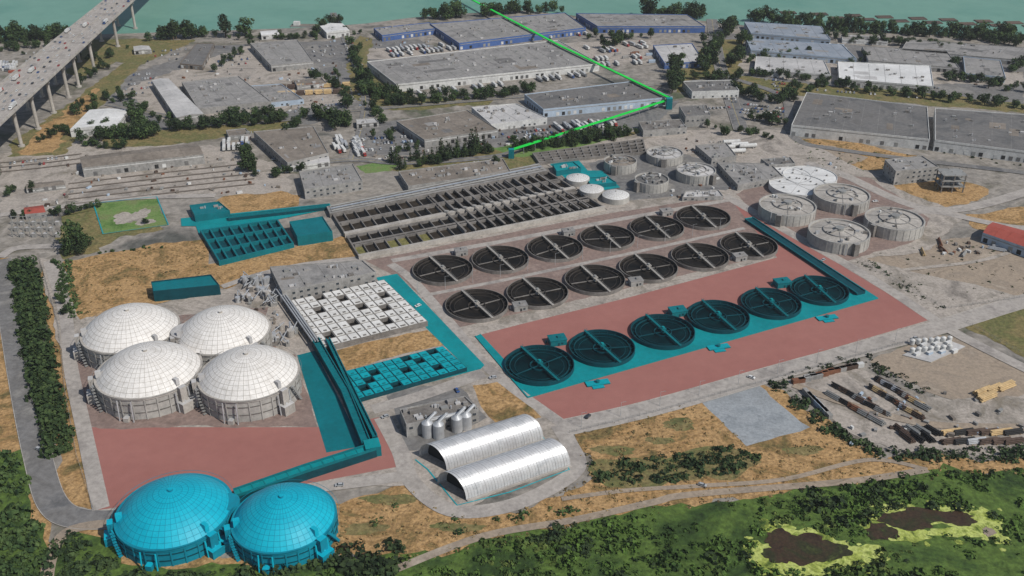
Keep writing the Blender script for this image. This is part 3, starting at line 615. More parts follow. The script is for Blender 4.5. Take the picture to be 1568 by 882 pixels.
def quonset(name,fl,fr,bl_,hh):
    A,B,C=Vector(G(*fl)),Vector(G(*fr)),Vector(G(*bl_)); ax=(B-A); L=ax.length; ax.normalize(); W=(C-A).length; n=(C-A)/W; b=MB()
    seg=28; ns=int(L/1.6)
    for i in range(ns):
        s0,s1=i/ns*L,(i+1)/ns*L
        for(sa,sb,k,e)in((s0,s1-.22,'corr',0),(s1-.22,s1,'corr2' if i%3==0 else 'corr',.10)):
            V=[]
            for ss in(sa,sb):
                for j in range(seg+1):
                    th=math.pi*j/seg; o=A+ax*ss+n*(W/2-(W/2+e)*math.cos(th)); V.append((o.x,o.y,(hh+e)*math.sin(th)**.85))
            b.add(V,[[j+1,j,seg+1+j,seg+2+j] for j in range(seg)],k)
    for ss,k in((5,'dark'),(L-.5,'wwhite')):
        V=[]
        for j in range(seg+1):
            th=math.pi*j/seg; o=A+ax*ss+n*(W/2-W/2*.995*math.cos(th)); V.append((o.x,o.y,hh*.995*math.sin(th)**.85))
        b.add(V,[list(range(seg+1))],k)
    for off in(-.6,W+.1):
        p=A+n*off; q=B+n*off; b.wall((p.x,p.y),(q.x,q.y),.8,0,1.2,'conc')
    return b.build(name)
quonset('quonset_storage_shed',(684,722),(832,674),(642,700),12)
quonset('quonset_storage_shed',(714,768),(873,714),(670,742),12)
road('teal_boundary_line',[(636,705),(655,720),(700,775),(780,755),(872,720),(832,672),(818,650)],.7,'tealpan',k2=1)
road('teal_boundary_line',[(143,312),(240,302),(258,345),(158,359),(143,312)],.9,'tealpan',k2=1)
b=MB()
for x,y in[(655,668),(672,670),(700,660),(714,656)]:
    c=G(x,y); b.cyl(c,3,0,9,'metal',20,r1=3); b.cyl(c,3,9,10.5,'metal',20,r1=1); b.pipe((*c,10),(c[0]+4,c[1]+3,13),.9,'metal'); b.pipe((c[0]+4,c[1]+3,13),(c[0]+4,c[1]+9,9),.9,'metal')
A,B=G(655,662),G(714,650); b.pipe((*A,8),(*B,8),1.3,'metal',12); b.pipe((A[0],A[1],4),(B[0],B[1],4),.8,'metal'); b.build('gas_scrubber')
for x,y in[(395,440),(408,452),(385,432),(420,465),(380,460),(430,525),(440,510)]:
    b=MB(); c=G(x,y)
    for i in range(5):
        o=(c[0]+random.uniform(-6,6),c[1]+random.uniform(-6,6))
        if random.random()<.5: b.cyl(o,random.uniform(1,2.4),0,random.uniform(3,8),random.choice(['metal','conc','steel']),14)
        else: b.bx(o,random.uniform(2,5),random.uniform(2,4),0,random.uniform(2,6),random.choice(['wgrey','concd','steel']),.3,'rooflt')
    for i in range(5): b.pipe((c[0]+random.uniform(-8,8),c[1]-6,4+i*.3),(c[0]+random.uniform(-8,8),c[1]+6,4+i*.3),.35,'metal')
    b.build('process_skid')
b=MB(); c=G(1452,290)
for i in range(3):
    for j in range(3): b.bx((c[0]-9+i*9,c[1]-7+j*7),.8,.8,0,16,'concd')
for z in(5,10,15): b.bx(c,20,16,z,z+.6,'steel',0,'steel')
for i in range(4): b.cyl((c[0]-6+i*4,c[1]),2,5.6,9,'metal',12)
b.build('steel_process_frame')
b=MB()
for i in range(14):
    c=G(1396+(i%7)*9.5,528+(i//7)*13-(i%7)*.8); b.cyl(c,1.5,.5,3.6,'wwhite',14); b.cyl(c,1.5,3.6,4.2,'wwhite',14,r1=.4)
    if i%2: b.bx((c[0]+2,c[1]-3),4,2,0,2.4,random.choice(['wltbl','wwhite']),.5,'roofwh')
b.prism([G(x,y) for x,y in[(1382,545),(1425,556),(1478,532),(1435,516)]],0,.75,'conc','rooflt'); b.build('white_tank_farm')
for (x,y) in[(1120,222),(1132,226),(1112,230),(1128,236),(1145,228)]:
    b=MB(); c=G(x,y); b.pipe((c[0]-8,c[1],3),(c[0]+8,c[1]+2,3),2.0,'wwhite',16); b.bx((c[0]-5,c[1]),1,4,0,1.5,'conc'); b.bx((c[0]+5,c[1]+1.2),1,4,0,1.5,'conc'); b.build('horizontal_storage_tank')
b=MB()
for i in range(8):
    for j in range(3):
        c=G(20+i*9,345+j*9); b.pipe((*c,0),(*c,8),.35,'steel',6)
        if i<7: d=G(29+i*9,345+j*9); b.pipe((*c,7.5),(*d,7.5),.25,'steel',5)
        if (i+j)%2: b.bx((c[0]+3,c[1]),3,2.4,0,3.4,'wgrey',0,'rooflt')
b.build('electrical_substation')
# ---------------------------------------------------------------- green pipeline
b=MB(); pts=[(700,-12),(745,12),(860,72),(1025,151)]
for i in range(len(pts)-1): b.wall(G(pts[i][0],pts[i][1],10),G(pts[i+1][0],pts[i+1][1],10),3.6,10.2,11.2,'gline')
for i in range(9):
    o=lerp(G(745,12,10),G(1025,151,10),i/8); b.bx(o,.6,.6,0,10.2,'steel')
b.bx(G(1025,152,10),6,6,0,11.3,'tealw',0,'teal')
b.build('green_outfall_pipeline')
b=MB(); b.wall(G(1022,153,8),G(784,229,8),3.2,7.6,8.4,'gline')
for i in range(16): b.bx(lerp(G(1022,153,8),G(784,229,8),i/15),.5,.5,0,7.6,'steel')
b.bx(G(783,229,8),5,5,0,8.6,'tealw',0,'teal'); b.build('green_outfall_pipeline')
# ---------------------------------------------------------------- vegetation
def leafmesh(name,blobs,nleaf,ls,trunk,leaf):
    b=MB()
    hgt,r=trunk; b.cyl((0,0),r,0,hgt,'bark',7,r1=r*.4)
    for i in range(5):
        a=i*1.3; bl=random.choice(blobs); b.pipe((0,0,hgt*(.35+.1*i)),(bl[0]*.7+math.cos(a)*.6,bl[1]*.7+math.sin(a)*.6,bl[2]),r*.22,'bark',5)
    V=[];Fc=[]
    wts=np.array([q[3]**2 for q in blobs]); wts=wts/wts.sum()
    for i in range(nleaf):
        q=blobs[rng.choice(len(blobs),p=wts)]; d=rng.normal(size=3); d/=np.linalg.norm(d); rr=q[3]*(.55+.55*rng.random())
        c=np.array(q[:3])+d*rr*np.array([1,1,q[4]]); c[2]=max(c[2],.3); nrm=d+rng.normal(size=3)*.6; nrm/=np.linalg.norm(nrm)
        u=np.cross(nrm,rng.normal(size=3)); u/=np.linalg.norm(u); w=np.cross(nrm,u); s=ls*(.6+.8*rng.random())
        o=len(V); V+=[tuple(c+u*s),tuple(c+w*s*.8),tuple(c-u*s),tuple(c-w*s*.8)]; Fc.append([o,o+1,o+2,o+3])
    b.add(V,Fc,leaf); ob=b.build(name); me=ob.data; bpy.data.objects.remove(ob); return me
protoD=[]
for i in range(8):
    bl=[(0,0,4.2,2.7,1.0)]+[(random.uniform(-2.4,2.4),random.uniform(-2.4,2.4),random.uniform(2.4,8),random.uniform(1.2,2.3),.95) for _ in range(9)]
    protoD.append(leafmesh('deciduous_tree',bl,560,.46,(5,.35),'leafA' if i%2 else 'leafB'))
protoC=[]
for i in range(3):
    bl=[(random.uniform(-.5,.5),random.uniform(-.5,.5),2+k*1.25,2.4*(1-k/9.5)+.3,.7) for k in range(9)]
    protoC.append(leafmesh('conifer_tree',bl,380,.42,(12,.3),'leafA'))
protoB=[leafmesh('shrub',[(random.uniform(-1,1),random.uniform(-1,1),.9,1.3,.8) for _ in range(3)],130,.4,(.8,.12),'leafB') for i in range(3)]
def tree(x,y,s=1.0,kind='d'):
    me=random.choice({'d':protoD,'c':protoC,'b':protoB}[kind]); nm={'d':'deciduous_tree','c':'conifer_tree','b':'shrub'}[kind]
    o=bpy.data.objects.new(nm,me); g=G(x,y); o.location=(g[0],g[1],0); k=s*1.02*random.uniform(.6,1.35); o.scale=(k*random.uniform(.9,1.25),k*random.uniform(.9,1.25),k*random.uniform(.85,1.15)); o.rotation_euler=(0,0,random.uniform(0,6.28)); S.collection.objects.link(o)
def R(x0,y0,x1,y1,n,s=1,kind='d',j=3.5):
    for i in range(n):
        t=(i+random.uniform(-.2,1.2))/n; tree(x0+(x1-x0)*t+random.uniform(-j,j),y0+(y1-y0)*t+random.uniform(-j,j)*.7,s,kind)
R(0,66,110,58,24,1.9); R(230,62,300,58,9,1.9); tree(346,57,2.8); tree(376,54,2.6); tree(262,60,2.6); tree(285,60,2.5); R(0,78,70,72,8,1.3)
R(480,55,530,30,6,1.5); R(650,30,712,26,10,2.4); R(735,26,800,18,11,1.9); R(800,22,865,18,8,1.6); R(985,26,1075,28,15,2.4); R(1108,58,1120,45,5,2.0)
R(1145,32,1200,36,9,1.9); R(1200,42,1568,62,52,1.7,'d',4); R(1210,32,1300,36,9,1.2)
R(540,70,565,150,18,1.5,'d',7); R(545,140,640,158,18,1.3,'d',5); R(640,158,770,148,18,1.1,'d',5); R(570,150,620,165,10,1.3,'d',5)
R(150,215,240,208,18,1.35,'d',5); R(205,180,235,215,10,1.5,'d',5); R(120,222,200,228,9,1.1); R(262,200,440,186,34,1.2,'d',5); R(330,188,420,180,14,1.2,'d',5)
R(480,180,535,195,12,1.5,'d',5); tree(513,200,2.0); R(375,235,388,270,8,1.2); tree(380,262,1.6)
R(628,248,700,240,12,1.1,'c'); R(640,255,760,232,22,.9); R(700,240,745,232,8,1.3,'c')
R(785,228,975,205,40,1.0,'d',5); R(800,232,950,212,18,.9,'c',5); R(860,225,960,205,14,1.1,'d',5)
R(1028,140,1040,95,13,1.6,'d',7); R(1080,110,1105,60,13,1.6,'d',8); R(1110,105,1150,60,12,1.5,'d',8); R(1060,120,1140,122,11,1.1,'d',5); R(1120,145,1220,158,18,1.2,'d',7); R(1215,140,1300,132,13,1.1,'d',5); R(1300,138,1568,165,30,1.05,'d',5)
R(1150,182,1200,192,8,1.2); R(900,60,1000,58,10,1.1); R(925,80,960,60,8,1.4,'d',5); R(1075,65,1078,110,6,1.3,'d',4); R(1130,95,1250,82,13,1.0,'d',5); R(1270,62,1400,70,15,1.2,'d',5); R(1150,118,1280,124,14,1.0,'d',5); R(1440,120,1568,140,18,1.1,'d',6)
R(470,120,520,135,8,1.1,'d',5); R(300,55,330,58,4,1.4); R(560,165,600,200,8,1.0,'d',6); R(770,150,800,140,6,1.1); R(600,245,620,262,5,1.1,'c'); R(420,272,460,262,5,1.0)
R(1370,66,1470,78,13,1.1,'d',5); R(1300,102,1330,90,5,1.1); R(1455,108,1475,90,7,1.1); R(1545,112,1568,98,6,1.2); R(330,110,390,62,9,1.0,'d',6); R(440,205,470,180,7,1.2); R(1130,200,1190,215,8,.9)
R(340,60,520,58,16,.9,'d',5); R(510,110,535,170,8,1.2,'d',6); R(195,150,260,190,10,1.0,'d',10); R(430,60,560,50,10,1.0); R(1050,180,1120,210,8,.9,'d',5); R(700,150,830,142,10,1.0); R(1470,60,1568,72,12,1.4); R(560,200,640,235,8,.8,'d',10); R(20,335,100,330,8,.7); R(1090,60,1095,140,8,1.2,'d',3); R(1430,230,1568,255,10,.6,'b',4)
R(105,175,180,150,12,1.1,'d',7); R(60,215,120,200,8,.9,'d',6); R(120,130,170,100,9,1.0,'d',7); R(80,100,200,80,12,.9,'d',8); R(0,300,60,290,6,.8,'d',5)
for x,y,s in[(120,384,2.0),(108,390,1.7),(130,378,1.5),(126,390,1.6),(224,342,1.0),(760,255,.9),(786,218,.8),(1000,165,.9),(1490,218,.6)]: tree(x,y,s)
R(98,330,150,318,6,.8); R(155,388,245,378,12,.7,'b',3); R(85,400,110,480,18,1.0,'b',5); R(90,440,98,480,6,.6); R(130,205,165,200,5,1.1); R(20,70,60,100,5,.8)
def inpoly(pts,poly):
    x,y=pts[:,0],pts[:,1]; ins=np.zeros(len(x),bool); n=len(poly)
    for i in range(n):
        x0,y0=poly[i]; x1,y1=poly[(i+1)%n]
        c=((y0>y)!=(y1>y))&(x<(x1-x0)*(y-y0)/((y1-y0) or 1e-9)+x0); ins^=c
    return ins
def mass(name,px,dens,size,hgt,mk,nl=14,ls=.5,excl=[],clump=0.0):
    poly=np.array([G(x,y) for x,y in px]); lo,hi=poly.min(0),poly.max(0); A=np.prod(hi-lo); n=int(A*dens)
    P=lo+rng.random((n,2))*(hi-lo); P=P[inpoly(P,poly)]
    for e in excl: P=P[~inpoly(P,[G(x,y) for x,y in e])]
    if clump:
        f=np.sin(P[:,0]*.045+1.3*np.sin(P[:,1]*.06))+np.sin(P[:,1]*.11+P[:,0]*.03)+.8*np.sin(P[:,0]*.17)*np.sin(P[:,1]*.2); P=P[rng.random(len(P))<1/(1+np.exp(-(f-clump)*2.5))]
    n=len(P); sz=size*(.4+rng.random(n)**2*1.4)
    d=rng.normal(size=(n,nl,3)); d/=np.linalg.norm(d,axis=2,keepdims=True); d[:,:,2]=np.abs(d[:,:,2])
    rr=(.6+.45*rng.random((n,nl,1)))
    C=np.zeros((n,nl,3)); C[:,:,:2]=P[:,None,:]; C+=d*rr*sz[:,None,None]*np.array([1,1,hgt])
    nr=d+rng.normal(size=d.shape)*.45; nr/=np.linalg.norm(nr,axis=2,keepdims=True)
    u=np.cross(nr,rng.normal(size=d.shape)); u/=np.linalg.norm(u,axis=2,keepdims=True); w=np.cross(nr,u)
    s=(ls*sz)[:,None,None]*(.6+.7*rng.random((n,nl,1)))
    V=np.stack([C+u*s,C+w*s*.8,C-u*s,C-w*s*.8],axis=2).reshape(-1,3); nf=n*nl
    me=bpy.data.meshes.new(name); me.vertices.add(len(V)); me.vertices.foreach_set('co',V.astype(np.float32).ravel())
    me.loops.add(nf*4); me.loops.foreach_set('vertex_index',np.arange(nf*4,dtype=np.int32))
    me.polygons.add(nf); me.polygons.foreach_set('loop_start',np.arange(0,nf*4,4,dtype=np.int32))
    me.materials.append(M[mk]); me.update(calc_edges=True); me.validate()
    o=bpy.data.objects.new(name,me); S.collection.objects.link(o); return o
pond=[[(1146,855),(1168,818),(1192,800),(1262,816),(1308,836),(1322,836),(1326,806),(1350,788),(1395,774),(1500,780),(1530,804),(1534,826),(1440,820),(1345,848),(1300,868),(1230,878),(1172,874)]]
MP=[(505,862),(620,856),(740,832),(900,800),(1100,773),(1290,747),(1400,726),(1640,716),(1680,930),(480,930)]
mass('marsh_vegetation',MP,.13,1.9,.75,'leafM',16,.40,pond,-.5)
mass('marsh_thicket',MP,.05,3.0,.9,'leafA',24,.32,pond,1.0)
mass('marsh_reeds',[(1120,855),(1190,780),(1262,806),(1316,824),(1320,794),(1395,760),(1500,762),(1550,800),(1552,842),(1440,832),(1340,860),(1300,890),(1150,892)],.07,.9,1.1,'leafM',10,.4,[[(1180,850),(1195,812),(1250,818),(1300,848),(1240,866),(1190,862)],[(1335,820),(1365,792),(1410,780),(1480,790),(1490,802),(1400,812),(1350,832)]],.7)
mass('riverbank_thicket',[(78,835),(110,815),(160,850),(230,876),(400,874),(510,852),(600,862),(620,930),(50,930)],.10,2.6,.9,'leafA',20,.36)
mass('riverbank_thicket',[(-30,690),(22,695),(48,760),(66,820),(70,900),(-40,900)],.11,2.4,1.1,'leafB',20,.36)
mass('hedgerow',[(14,402),(52,400),(68,470),(92,600),(112,688),(76,700),(48,600),(25,480)],.26,2.7,1.5,'leafB',24,.33)
mass('hedgerow',[(1172,588),(1192,578),(1235,618),(1290,658),(1350,690),(1568,686),(1640,684),(1640,704),(1500,710),(1340,704),(1250,655)],.15,2.0,1.1,'leafA',20,.36)
mass('hedgerow',[(1180,580),(1290,548),(1330,545),(1440,604),(1428,612),(1335,566),(1290,560),(1195,590)],.10,1.4,1.0,'leafA',18,.36)
mass('shrub_thicket',[(905,712),(1000,700),(1120,685),(1165,700),(1150,722),(1050,735),(930,745),(908,735)],.11,2.0,.9,'leafA',20,.36)
mass('shrub_thicket',[(505,800),(600,770),(700,790),(760,795),(860,770),(900,780),(740,815),(600,850),(520,850)],.05,1.7,.8,'leafB',18,.36,[],.2)
mass('shrub_thicket',[(520,840),(610,830),(640,880),(530,882)],.08,3,1.1,'leafA',22,.33)
mass('shrub_thicket',[(85,400),(105,398),(125,480),(115,492),(100,480)],.12,1.9,1,'leafB',20,.36)
mass('shrub_thicket',[(1310,402),(1330,398),(1448,472),(1440,478)],.12,1.2,.8,'leafA',16,.36)
mass('dry_grass_tufts',[(872,668),(1060,612),(1160,690),(1290,660),(1350,702),(1640,702),(1640,722),(1300,742),(900,803),(620,866),(500,840),(520,775),(640,745),(700,790),(905,735)],.12,.8,.5,'tuft',8,.5,[[(1070,612),(1160,590),(1240,655),(1145,683)],[(632,738),(690,790),(780,788),(850,760),(895,716),(870,665),(640,680)]])
mass('dry_grass_tufts',[(100,402),(312,368),(320,402),(340,442),(230,428),(125,488)],.10,.8,.5,'tuft',8,.5)
mass('yard_scrub',[(1200,212),(1410,240),(1400,262),(1260,262)],.03,.9,.6,'leafB',8,.5)
mass('yard_scrub',[(1310,400),(1385,375),(1568,355),(1640,400),(1568,455),(1450,474)],.012,.9,.6,'leafB',8,.5)
mass('riverside_trees',[(0,64),(110,56),(110,50),(0,56)],.03,4,1.6,'leafA',26,.3)
mass('riverside_trees',[(1200,40),(1568,56),(1640,60),(1640,66),(1200,46)],.014,5,1.3,'leafA',26,.3)
mass('far_riverbank_trees',[(-500,-130),(2000,-130),(2000,-138),(-500,-138)],.0012,9,1.6,'leafA',22,.3)
# ---------------------------------------------------------------- vehicles
def carmesh(k):
    b=MB(); pr=[(-2.2,.35),(-2.2,.85),(-1.3,.98),(2.1,.95),(2.2,.4)]; w=.9; n=len(pr)
    V=[(x,-w,z) for x,z in pr]+[(x,w,z) for x,z in pr]; b.add(V,[list(range(n)),list(range(2*n-1,n-1,-1))]+[[i,n+i,n+(i+1)%n,(i+1)%n] for i in range(n)],k)
    b.add([(-1.3,-.85,.98),(1.9,-.85,.96),(1.5,-.68,1.42),(-.6,-.68,1.45),(-1.3,.85,.98),(1.9,.85,.96),(1.5,.68,1.42),(-.6,.68,1.45)],[[0,1,2,3],[4,7,6,5],[0,3,7,4],[1,5,6,2]],'glass')
    b.add([(1.5,-.68,1.43),(-.6,-.68,1.46),(-.6,.68,1.46),(1.5,.68,1.43)],[[0,1,2,3]],k)
    for x in(-1.35,1.35):
        for y in(-.82,.82): b.pipe((x,y-.1,.33),(x,y+.1,.33),.33,'rubber',10)
    o=b.build('c'); me=o.data; bpy.data.objects.remove(o); return me
cars=[carmesh(k) for k in('carw','cars','cars','cark','carr','carb','carg','carw')]
def truckmesh(bk,ck,L=12):
    b=MB(); b.bx((1.5,0),L,2.5,1.1,3.9,bk); b.bx((1.5,0),L*.98,1.2,.8,1.098,'dark')
    x=-L/2+1.5-1.6; b.bx((x,0),2.2,2.4,.7,3.0,ck); b.bx((x-1.15,0),.1,2.1,1.9,2.8,'glass'); b.bx((x-1.5,0),.8,2.2,.7,1.7,ck)
    for X in(x-.8,x+1.2,L/2-.6,L/2+.6):
        for y in(-1.05,1.05): b.pipe((X,y-.2,.5),(X,y+.2,.5),.5,'rubber',10)
    o=b.build('t'); me=o.data; bpy.data.objects.remove(o); return me
trucks=[truckmesh('wwhite','carw'),truckmesh('wwhite','carb'),truckmesh('wwhite','carr'),truckmesh('cars','carg')]
def veh(x,y,a,kind='car',z=None,g=None):
    me=random.choice(cars if kind=='car' else trucks); o=bpy.data.objects.new(('parked_car' if z is None else 'car') if kind=='car' else 'semi_truck',me)
    p=g or G(x,y); o.location=(p[0],p[1],z if z is not None else (ZL[0]-.05 if y>300 and not g else .2)); o.rotation_euler=(0,0,a); S.collection.objects.link(o)
def lot(px,n,m,fill,kind='car',perp=True):
    q=Q(px); a=math.atan2(q.p[1][1]-q.p[0][1],q.p[1][0]-q.p[0][0])
    for j in range(m):
        for i in range(n):
            if random.random()<fill: p=q((i+.5)/n,(j+.5)/m); veh(0,0,a+(math.pi/2 if perp else 0)+random.choice((0,math.pi))+random.gauss(0,.03),kind,g=p)
lot([(600,90),(700,78),(690,66),(590,76)],15,2,.75,'truck'); lot([(850,203),(960,190),(945,184),(840,195)],16,2,.6,'truck')
lot([(640,150),(900,118),(895,112),(636,143)],26,1,.5,'truck'); lot([(905,85),(1000,74),(995,64),(890,72)],12,2,.4,'truck')
lot([(925,105),(1000,100),(985,84),(905,88)],11,2,.6,'truck'); lot([(700,75),(900,54),(900,50),(700,70)],18,1,.5,'truck')
lot([(1130,175),(1205,185),(1200,165),(1140,158)],14,4,.7); lot([(1190,150),(1210,152),(1200,118),(1180,116)],5,7,.6)
lot([(560,235),(660,228),(640,205),(550,210)],18,3,.6); lot([(450,175),(530,168),(520,158),(450,163)],14,2,.5)
lot([(185,150),(230,146),(240,110),(205,112)],9,5,.5); lot([(1230,140),(1420,155),(1420,148),(1230,134)],30,1,.6)
lot([(1340,70),(1568,85),(1568,80),(1340,66)],20,1,.3,'truck'); lot([(640,265),(770,248),(765,243),(640,258)],20,1,.5)
lot([(0,110),(22,108),(30,98),(0,98)],6,3,.8,'truck'); lot([(0,262),(90,252),(90,240),(0,250)],14,2,.45); lot([(320,108),(385,100),(380,88),(330,92)],12,2,.6)
lot([(1150,98),(1210,103),(1210,96),(1150,92)],10,1,.6); lot([(1440,118),(1470,120),(1468,106),(1440,104)],5,2,.7); lot([(545,240),(560,238),(550,215),(538,216)],3,5,.6,'truck')
lot([(1240,75),(1300,80),(1300,62),(1240,58)],9,2,.3,'truck'); lot([(1110,160),(1130,160),(1125,140),(1105,140)],4,4,.5); lot([(1060,172),(1120,168),(1118,162),(1060,165)],10,1,.7)
lot([(480,90),(540,84),(530,66),(475,70)],10,3,.5); lot([(200,100),(270,95),(290,72),(240,76)],12,3,.4); lot([(770,215),(850,206),(840,196),(765,204)],12,2,.6); lot([(20,100),(90,92),(100,74),(40,80)],10,3,.35)
lot([(1330,128),(1440,138),(1440,134),(1330,124)],18,1,.6); lot([(510,235),(535,232),(530,212),(508,214)],4,4,.5,'truck'); lot([(340,232),(400,228),(395,212),(340,218)],8,2,.4,'truck')
dirb=Vector((r1[0]-r0[0],r1[1]-r0[1])); ab=math.atan2(dirb.y,dirb.x)
for a in(.10,.25,.41,.58,.74,.89):
    t=random.uniform(0,.03)
    while t<1.2:
        veh(0,0,ab+(math.pi if a<.5 else 0),'truck' if random.random()<.07 else 'car',hd-1.58,deckp(a,t)); t+=random.uniform(.02,.07)
for x,y in[(520,745),(700,600),(900,640),(1150,580),(1400,520),(1260,400),(640,470),(590,640),(755,580),(1340,310),(1180,330),(420,245),(100,300),(1075,745),(60,690)]: veh(x,y,random.uniform(0,3))
def stack(name,x,y,L,n,r,k,a):
    b=MB(); c=G(x,y); u=Vector((math.cos(a),math.sin(a),0)); w=Vector((-u.y,u.x,0)); lv=0; m=n
    while m>0 and lv<3:
        for i in range(m):
            o=Vector((*c,r+lv*r*1.75+.5))+w*(i-(m-1)/2)*2*r+u*random.uniform(-.6,.6); b.pipe(tuple(o-u*L/2),tuple(o+u*L/2),r*.97,k,8)
        m-=1; lv+=1
    for s in(-.3,.3):
        o=Vector((*c,0))+u*L*s; b.bx((o.x,o.y),.4,n*r*2.1,.3,.6,'lumber',a)
    b.build(name)
PK=['log','dark','rust','log','steel','dark']
for rr_ in range(2):   # rows of stacked pipe with aisles between
    for i in range(13): stack('pipe_stack',1284+i*5.6-rr_*9,596+i*3.1+rr_*13,9,random.randint(3,4),.45,random.choice(PK),2.25+random.gauss(0,.04))
    for i in range(13): stack('pipe_stack',1350+i*5.2-rr_*9,586+i*3.2+rr_*13,9,random.randint(3,4),.45,random.choice(PK+['metal','lumber']),2.25+random.gauss(0,.04))
for i in range(7): stack('pipe_stack',1380+i*8,662+(i%2)*10,9,4,.45,random.choice(PK),2.1+random.gauss(0,.08))
for x,y in[(1505,602),(1520,598),(1538,594),(1510,610)]: stack('lumber_stack',x,y,13,5,.5,'lumber',.5)
for i in range(12): stack('pipe_stack',1456+(i%6)*19,664+(i//6)*14,random.uniform(10,13),4,.45,random.choice(PK+['lumber','metal']),.2)
for i in range(7): stack('pipe_stack',random.uniform(1400,1540),random.uniform(372,392),random.uniform(6,12),3,.4,random.choice(['steel','rust','lumber','metal']),random.uniform(0,3))
for i in range(16): stack('lumber_stack',432+(i%8)*14,136+(i//8)*10+(i%8)*-.6,8,6,.7,random.choice(['lumber','lumber','rust','log']),.2)
def container(x,y,k,a):
    b=MB(); c=G(x,y); ca,sa=math.cos(a),math.sin(a); b.bx(c,8,2.4,.15,2.95,k,a)
    for i in range(14):
        t=-3.8+i*.58
        for s in(-1.22,1.22): b.bx((c[0]+ca*t-sa*s,c[1]+sa*t+ca*s),.25,.08,.3,2.8,k,a)
    b.bx((c[0]+ca*4.02,c[1]+sa*4.02),.05,2.2,.3,2.8,'steel',a)
    b.build('shipping_container')
for i in range(11): container(1222+i*9,586-i*2.4+random.uniform(-1,1),random.choice(['wltbl','wwhite','wgrey','rust','log','log']),.28)
for i in range(6): container(1236+i*6,606+i*6,random.choice(['wltbl','wwhite','wgrey','rust']),1.8)
for i in range(12): container(*random.choice([(random.uniform(930,1000),random.uniform(78,98)),(random.uniform(0,30),random.uniform(100,112))]),random.choice(['wred','wltbl','wwhite','wgrey','rust']),random.choice([.2,.3]))
for i in range(16):
    b=MB(); x=1205+i*25+random.uniform(-3,3); c=G(x,20+i*1.1+(i%2)*5)
    for j in range(9): b.pipe((c[0]-11,c[1]-7+j*1.7+random.uniform(-.4,.4),.5),(c[0]+11,c[1]-6+j*1.7,.5),.75,random.choice(['log','log','dark']),6)
    b.build('log_boom')
b=MB(); c=G(480,41); b.bx(c,60,10,0,2.5,'steel',-.05,'roofbr'); b.bx((c[0]-22,c[1]),8,7,2.5,7,'wwhite',-.05); b.build('river_barge')
b=MB()
for (x0,y0,x1,y1,n) in[(100,240,440,300,80),(540,200,660,245,50),(440,100,560,180,60),(1180,240,1300,300,35),(860,290,1100,310,25),(560,60,700,80,20),(280,110,460,165,70),(1300,600,1568,690,45),(730,195,850,225,50),(40,300,110,330,15),(1050,200,1150,290,50),(1440,368,1568,390,30),(370,425,430,530,25),(1150,90,1568,130,60),(330,60,560,110,40)]:
    for i in range(n):
        c=G(random.uniform(x0,x1),random.uniform(y0,y1)); s=random.uniform(.6,2.2); b.bx(c,s*random.uniform(1,2.5),s,0,.7+random.uniform(.4,1.5),random.choice(['wgrey','rust','steel','wwhite','roofbr','log','wltbl','concd']),random.uniform(0,3))
b.build('yard_equipment')
def lamp(x,y):
    b=MB(); c=G(x,y); b.cyl(c,.16,0,10,'metal',8,r1=.09); b.pipe((*c,9.9),(c[0]+2,c[1],10.3),.07,'metal',6); b.bx((c[0]+2.3,c[1]),.9,.35,10.2,10.4,'steel'); b.build('street_lamp')
for i in range(12): lamp(640+i*42,452-i*9)
for i in range(9): lamp(890+i*60,655-i*16.3)
def fence(pts):
    b=MB()
    for i in range(len(pts)-1):
        p,q=G(*pts[i]),G(*pts[i+1]); l=math.dist(p,q); n=max(1,int(l/4))
        for j in range(n): b.bx(lerp(p,q,j/n),.12,.12,0,2.4,'steel')
        for z in(.9,1.5,2.3): b.wall(p,q,.05,z,z+.06,'steel')
    b.build('chain_link_fence')
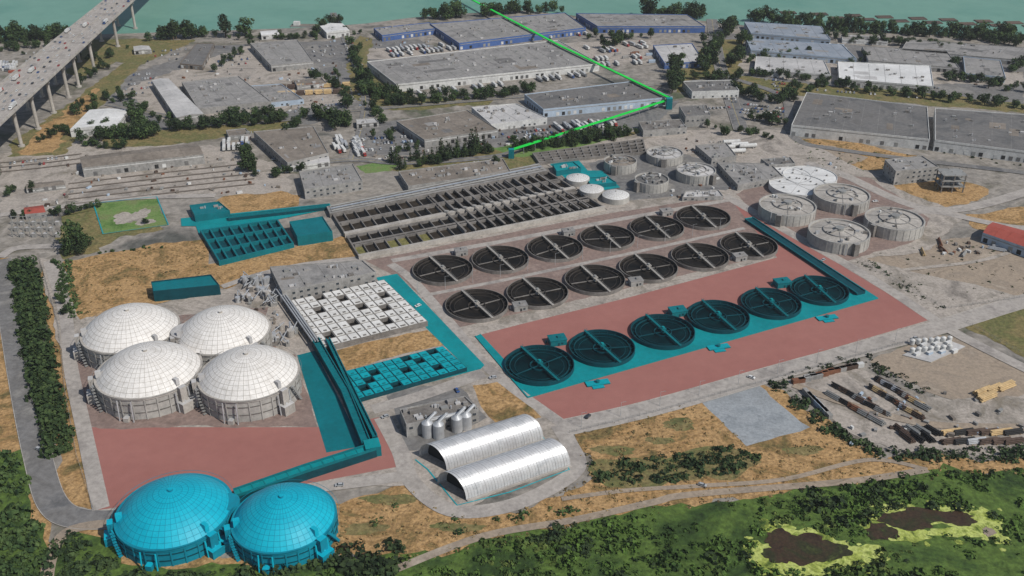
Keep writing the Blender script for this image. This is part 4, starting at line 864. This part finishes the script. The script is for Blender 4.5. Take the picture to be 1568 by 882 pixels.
fence([(872,664),(1000,633),(1200,577),(1420,516)]); fence([(62,400),(90,500),(100,600),(118,700),(145,785)]); fence([(1310,398),(1448,474),(1568,456)]); fence([(1480,495),(1568,545)])
# ---------------------------------------------------------------- thin summer haze: real air volume over the whole site
hb=MB(); hb.prism([(-4000,-400),(4000,-400),(4000,4000),(-4000,4000)],-20,700,'line'); o_=[(x,y,-20) for x,y in[(-4000,-400),(4000,-400),(4000,4000),(-4000,4000)]]; hb.add(o_,[[3,2,1,0]],'line')
hz=hb.build('haze'); hm=bpy.data.materials.new('haze_air'); hm.use_nodes=True; n_=hm.node_tree; n_.nodes.clear()
vo=n_.nodes.new('ShaderNodeVolumeScatter'); vo.inputs['Density'].default_value=.00005; vo.inputs['Anisotropy'].default_value=.2; vo.inputs['Color'].default_value=(.93,.96,1,1)
mo=n_.nodes.new('ShaderNodeOutputMaterial'); n_.links.new(vo.outputs[0],mo.inputs['Volume']); hz.data.materials.clear(); hz.data.materials.append(hm)
# ---------------------------------------------------------------- camera, light
cam=bpy.data.cameras.new('Camera'); co=bpy.data.objects.new('Camera',cam); S.collection.objects.link(co); S.camera=co
co.location=(0,0,H); co.rotation_euler=(math.radians(90)-PITCH,0,0); cam.sensor_width=36; cam.lens=36*F/1568; cam.clip_end=30000; cam.clip_start=1
el=math.radians(46); az=Vector((.80,-.60)).normalized(); d=Vector((az.x*math.cos(el),az.y*math.cos(el),math.sin(el)))
sl=bpy.data.lights.new('Sun','SUN'); sl.energy=4.0; sl.angle=math.radians(.5); sl.color=(1,.96,.9); so=bpy.data.objects.new('Sun',sl); so.rotation_euler=d.to_track_quat('Z','Y').to_euler(); S.collection.objects.link(so)
W=bpy.data.worlds.new('World'); S.world=W; W.use_nodes=True; nt=W.node_tree; sky=nt.nodes.new('ShaderNodeTexSky'); sky.sky_type='NISHITA'; sky.sun_disc=False; sky.sun_elevation=el; sky.sun_rotation=math.atan2(az.x,az.y)
nt.links.new(sky.outputs[0],nt.nodes['Background'].inputs[0]); nt.nodes['Background'].inputs[1].default_value=.08
S.view_settings.view_transform='Standard'; S.view_settings.look='None'; S.view_settings.exposure=0
